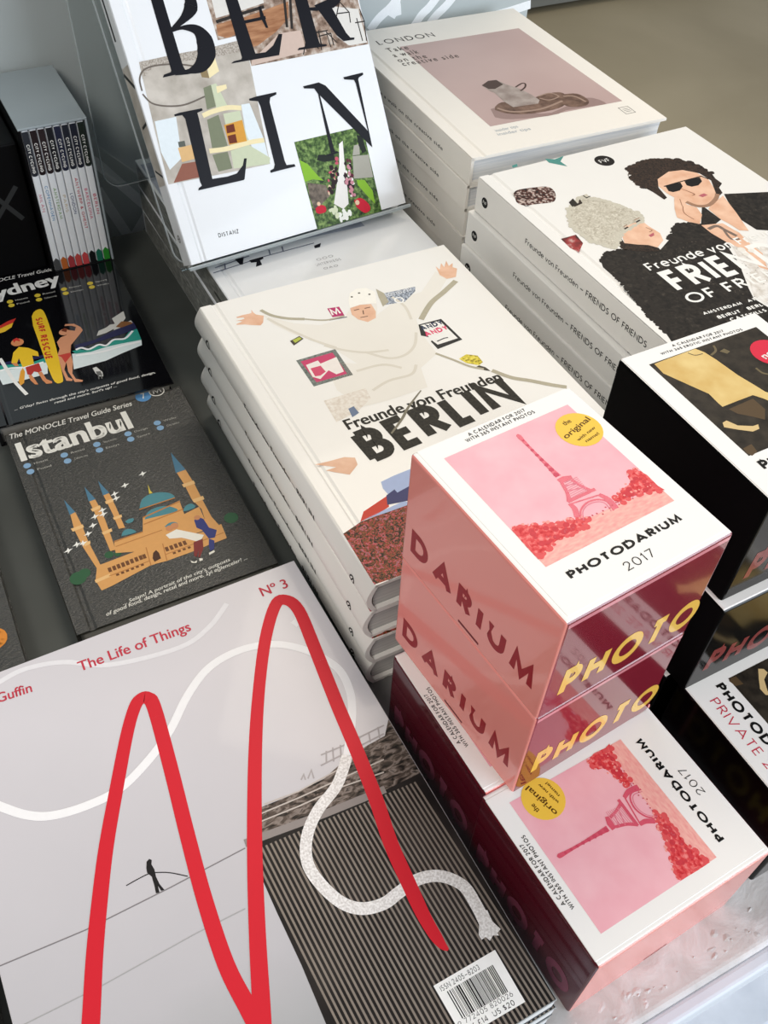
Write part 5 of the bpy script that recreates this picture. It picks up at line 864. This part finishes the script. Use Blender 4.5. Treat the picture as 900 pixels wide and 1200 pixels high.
def magazine():
    T = thing('magazine', 'large grey magazine with a red scribbled letter and white rope, topmost of the pile', 'magazine', (-7.7*CM, 6.08*CM, MT*2*CM), (0, 0, R(1.13)), GM)
    w, d, t = MW, MD, MT; F = frames(w, d, t); top = F['top']
    fc = bevbox('front_cover', (0, 0, (t-.05)*CM), (w*CM, d*CM, t*CM), SKYP, T, .0002, 1)
    bevbox('back_cover', (0, 0, 0), (w*CM, d*CM, .05*CM), ink('#2A2F36', .35, .2), T, .0002, 1)
    bevbox('spine', (-.03*CM, 0, 0), (.02*CM, d*CM, t*CM), ink('#C9C6C9', .4), T, .0002, 1)
    bevbox('page_block', (.03*CM, .04*CM, .055*CM), ((w-.05)*CM, (d-.04)*CM, (t-.055)*CM), PAGES, T, 0)
    cl = lambda Q: [(max(.05, min(w-.04, a)), max(.05, min(d-.05, b))) for a, b in Q]
    DARK = mottle('dark_facade_print', [(.35, '#1A1716'), (.65, '#302B29')], 30, .45, 0, 4)
    twr = cl([(12.69,13.72),(14.09,13.62),(16.90,13.30),(20.33,12.97)]+[(22.74,12.94),(22.71,9.84),(22.61,4.54),(22.58,-0.14),(20.53,-0.86),(18.94,-1.07),(12.14,2.53),(12.54,4.05),(12.62,6.96),(12.58,9.76),(12.59,11.64),(12.82,13.17)])
    prn(fc, 'printed_tower', top, DARK, [twr], 1)
    prn(fc, 'printed_rooftop', top, mottle('lattice_rooftop_print', [(.35, '#1A1714'), (.5, '#5A4E46'), (.62, '#8C8078'), (.72, '#2A2522')], 160, .45, 0, 3, (1, 2.4, 1), dist=.8), [cl([(12.71,13.76),(13.20,14.93),(14.05,15.10),(15.69,14.99),(17.75,15.04),(19.29,15.53),(20.73,15.73),(21.91,15.81)]+[(23.23,16.64),(22.97,14.63),(22.74,12.94)]+[(20.37,12.95),(16.90,13.30),(14.09,13.62)])], 2)
    prn(fc, 'printed_rooftop', top, '#A8A2A2', [rib(cl(x), .09) for x in ([(16.60,15.54),(16.86,15.77),(16.81,15.44)], [(16.96,15.44),(17.34,15.81),(17.25,15.30)], [(18.19,16.38),(19.43,16.33),(21.07,16.39),(22.19,16.42)], [(18.24,15.78),(18.57,16.47)], [(18.65,15.71),(18.98,16.50)], [(19.08,15.64),(19.43,16.45)], [(19.78,15.86),(20.02,16.44)], [(20.38,15.84),(20.61,16.44)], [(21.00,15.83),(21.21,16.44)], [(21.59,15.82),(21.83,16.48)], [(17.91,15.81),(21.93,15.95)])], 2)
    prn(fc, 'printed_rooftop', top, '#8E8682', [rib(cl([(12.53,13.68),(14.05,13.53),(16.87,13.23),(20.41,12.98)]), .42), ], 3)
    prn(fc, 'printed_rooftop', top, '#BFB6AE', [rib(cl([(13.63,14.79),(16.04,14.67),(18.57,14.62),(21.18,14.56)]), .08), rib(cl([(13.46,14.40),(15.84,14.24),(18.35,14.18),(20.82,13.89)]), .08), rib(cl([(14.28,15.17),(16.20,15.00),(18.85,15.18)]), .07)], 3)
    # pale mullions running down the facade
    A0, A1 = cl([(12.71,13.38),(22.85,12.84)]); B0, B1 = [(12.17,2.59),(26.15,-0.11)]
    n = 40; S_ = []
    ax0 = A0[0]; ax1 = w-.1
    def leftx(y): # left border of the tower in local x
        (xa, ya_), (xb, yb_) = [(12.61,11.46),(12.55,4.08)]; return xa+(ya_-y)*(xb-xa)/(ya_-yb_)
    for i in range(n):
        x = ax0+(ax1-ax0)*i/(n-1)*1.0; xt = x; yt = A0[1]+(A1[1]-A0[1])*(x-A0[0])/(A1[0]-A0[0])-.25
        # mullions lean a little; cut where they meet the left border
        xb = x+.035*yt; yb = .06
        if xb < leftx(yb):
            lo, hi = 0.0, 1.0
            for _ in range(20):
                m_ = (lo+hi)/2; xx = xt+(xb-xt)*m_; yy = yt+(yb-yt)*m_
                if xx > leftx(yy): lo = m_
                else: hi = m_
            xb, yb = xt+(xb-xt)*lo, yt+(yb-yt)*lo
        if yt-yb > .3 and xb < w-.12: S_.append(rib([(xt, yt), (xb, yb)], .11))
    prn(fc, 'printed_mullions', top, ink('#857B71', .45, 0, .15, 80), S_, 2)
    # rope
    ROPE = ink('#EFEEEF', .5, 0, .03, 300); rope_tex = mottle('rope_print', [(.35, '#D2CECA'), (.65, '#F4F2F0')], 900, .5, 0, 2)
    r1 = cl([(1.60,21.81),(1.94,21.38),(3.00,20.31),(4.15,19.66),(5.87,19.36),(7.75,19.47),(9.73,20.41),(11.38,21.61),(13.00,23.24),(14.77,24.44),(16.79,24.76),(18.80,24.27),(20.44,22.93),(21.51,21.05),(21.46,19.28),(20.81,17.73),(19.51,15.71)])
    prn(fc, 'printed_rope', top, ROPE, [rib(r1, .48, True)], 4)
    r2 = [(19.51,15.71),(18.20,14.39),(16.65,13.56),(15.55,12.55),(14.98,11.33),(15.08,10.06),(15.61,8.71),(16.41,7.95),(17.47,7.68)]+[(18.35,7.80),(19.53,7.94),(20.66,7.57),(21.45,6.63),(21.54,5.52),(21.47,4.52)]
    prn(fc, 'printed_rope', top, rope_tex, [rib(r2, .62, True)], 4)
    prn(fc, 'printed_rope', top, rope_tex, [[(21.30,5.23),(21.90,5.02),(21.83,4.44),(22.00,3.94),(21.76,3.86),(21.76,3.72),(21.50,3.86),(21.23,3.72),(21.13,3.97),(20.89,3.94),(20.89,4.22),(21.21,4.66)]], 5)
    prn(fc, 'printed_rope', top, ink('#E3E1E4', .5), [rib(cl([(2.94,28.64),(3.73,28.93),(5.25,29.14),(7.35,28.61),(9.73,27.21),(13.70,26.55),(15.83,27.15),(17.46,28.31)]), .32, True)], 2)
    prn(fc, 'printed_rope', top, ink('#E8E7E8', .5), [rib([(21.14,26.29),(20.97,25.29),(20.49,25.00)], .5, True)], 2)
    # wire, its shadow line, the walker
    prn(fc, 'printed_wire', top, '#7E7A7C', [rib(cl([(-0.52,13.51),(0.06,13.48),(4.05,13.23),(8.38,13.29),(12.45,13.44)]), .06)], 2)
    prn(fc, 'printed_wire', top, '#A2A2A2', [rib(cl([(-0.65,10.48),(4.03,10.44),(8.72,10.63),(11.27,10.62)]), .05)], 2)
    prn(fc, 'printed_walker', top, '#1C1A1B', [[(7.75,15.07),(7.92,15.15),(8.01,15.03),(7.92,14.83),(7.97,14.52),(7.92,14.13),(7.95,13.70),(8.07,13.31),(7.91,13.34),(7.85,13.66),(7.81,13.30),(7.64,13.34),(7.70,13.76),(7.73,14.23),(7.59,14.52),(7.63,14.76)], rib([(6.46,14.38),(7.11,14.43),(7.67,14.43),(8.07,14.29),(8.63,13.98),(9.33,13.42)], .05, True)], 3)
    RED = ink('#CE2230', .45, 0, .02)
    redM = [(2.66,8.16),(3.08,9.11),(4.10,11.89),(5.17,14.48),(6.23,16.85),(7.72,19.75),(9.15,22.45),(10.06,23.86),(10.54,24.23),(10.90,24.11),(11.03,23.30),(10.59,19.40),(10.06,15.38),(9.66,11.92),(9.46,8.65),(9.64,6.47),(9.74,5.51)]
    red2 = [(9.77,5.00),(10.21,6.17),(11.39,9.41),(12.95,13.38),(14.86,17.79),(16.62,21.41),(18.51,24.76),(20.07,26.82),(20.81,26.97),(21.24,25.88),(20.90,22.70),(20.42,18.86),(20.13,16.12),(19.71,12.79)]+[(19.25,10.24),(19.05,7.87),(18.94,6.14),(19.02,4.79),(19.20,4.30)]
    k = [.86]*len(redM)
    red0 = [(max(.3, a), max(.25, b)) for a, b in redM]; red2 = [(max(.3, a), max(.25, b)) for a, b in red2]
    prn(fc, 'printed_red_letter', top, RED, [vrib(red0, [.86, .82, .78, .74, .7, .74, .8, .78, .78, .8, .84])], 6)
    prn(fc, 'printed_red_letter', top, RED, [vrib(red2, [.86, .84, .8, .76, .7, .74, .78, .78, .8, .8, .8, .78, .74, .6, .12])], 6.6)
    TR = ink('#C23A4A', .45)
    text(fc, 'printed_subtitle', top, TR, 'The Life of Things', [(8.00,27.55),(14.80,27.41),(8.08,28.24)], 5, .014)
    text(fc, 'printed_issue', top, TR, 'Nº 3', [(19.68,27.83),(21.44,27.78),(19.84,28.54)], 5, .014)
    mg = [(1.97,27.68),(5.21,27.46),(2.00,28.31)]
    text(fc, 'printed_name', top, TR, 'MacGuffin', mg, 5, .014)
    q = [(17.74,3.24),(21.22,3.25),(21.23,0.63),(17.84,0.68)]
    prn(fc, 'printed_barcode', top, '#F4F3F0', [q], 6)
    bl = lambda s, t_: (q[0][0]*(1-s)*(1-t_)+q[1][0]*s*(1-t_)+q[2][0]*s*t_+q[3][0]*(1-s)*t_, q[0][1]*(1-s)*(1-t_)+q[1][1]*s*(1-t_)+q[2][1]*s*t_+q[3][1]*(1-s)*t_)
    rb = random.Random(5); s = .12; P_ = []
    while s < .86:
        wv = rb.choice((.008, .008, .016, .024)); tb = .72
        P_.append([bl(s, .2), bl(s+wv, .2), bl(s+wv, tb), bl(s, tb)]); s += wv+rb.choice((.008, .010, .018))
    prn(fc, 'printed_barcode', top, '#1A1A1A', P_, 7)
    geotext(fc, 'printed_barcode', top, '#2A2A2A', 'ISSN 2405–8203', [bl(.06, .16), bl(.68, .16), bl(.06, .06)], 7, .12, .2)
    geotext(fc, 'printed_barcode', top, '#2A2A2A', '9 772405 820026', [bl(.03, .82), bl(.9, .82), bl(.03, .73)], 7, .1, .2)
    geotext(fc, 'printed_barcode', top, '#2A2A2A', 'UK £14  US $20', [bl(.1, .96), bl(.86, .96), bl(.1, .86)], 7, .13, .2)
    return T
TM = magazine()
dup(TM, (-7.55*CM, 5.9*CM, MT*CM), (0, 0, R(1.3)), 'large magazine in the middle of the front left pile, only its page edges showing', GM)
dup(TM, (-7.7*CM, 6.0*CM, 0), (0, 0, R(.9)), 'large magazine at the bottom of the front left pile, resting on the table', GM)
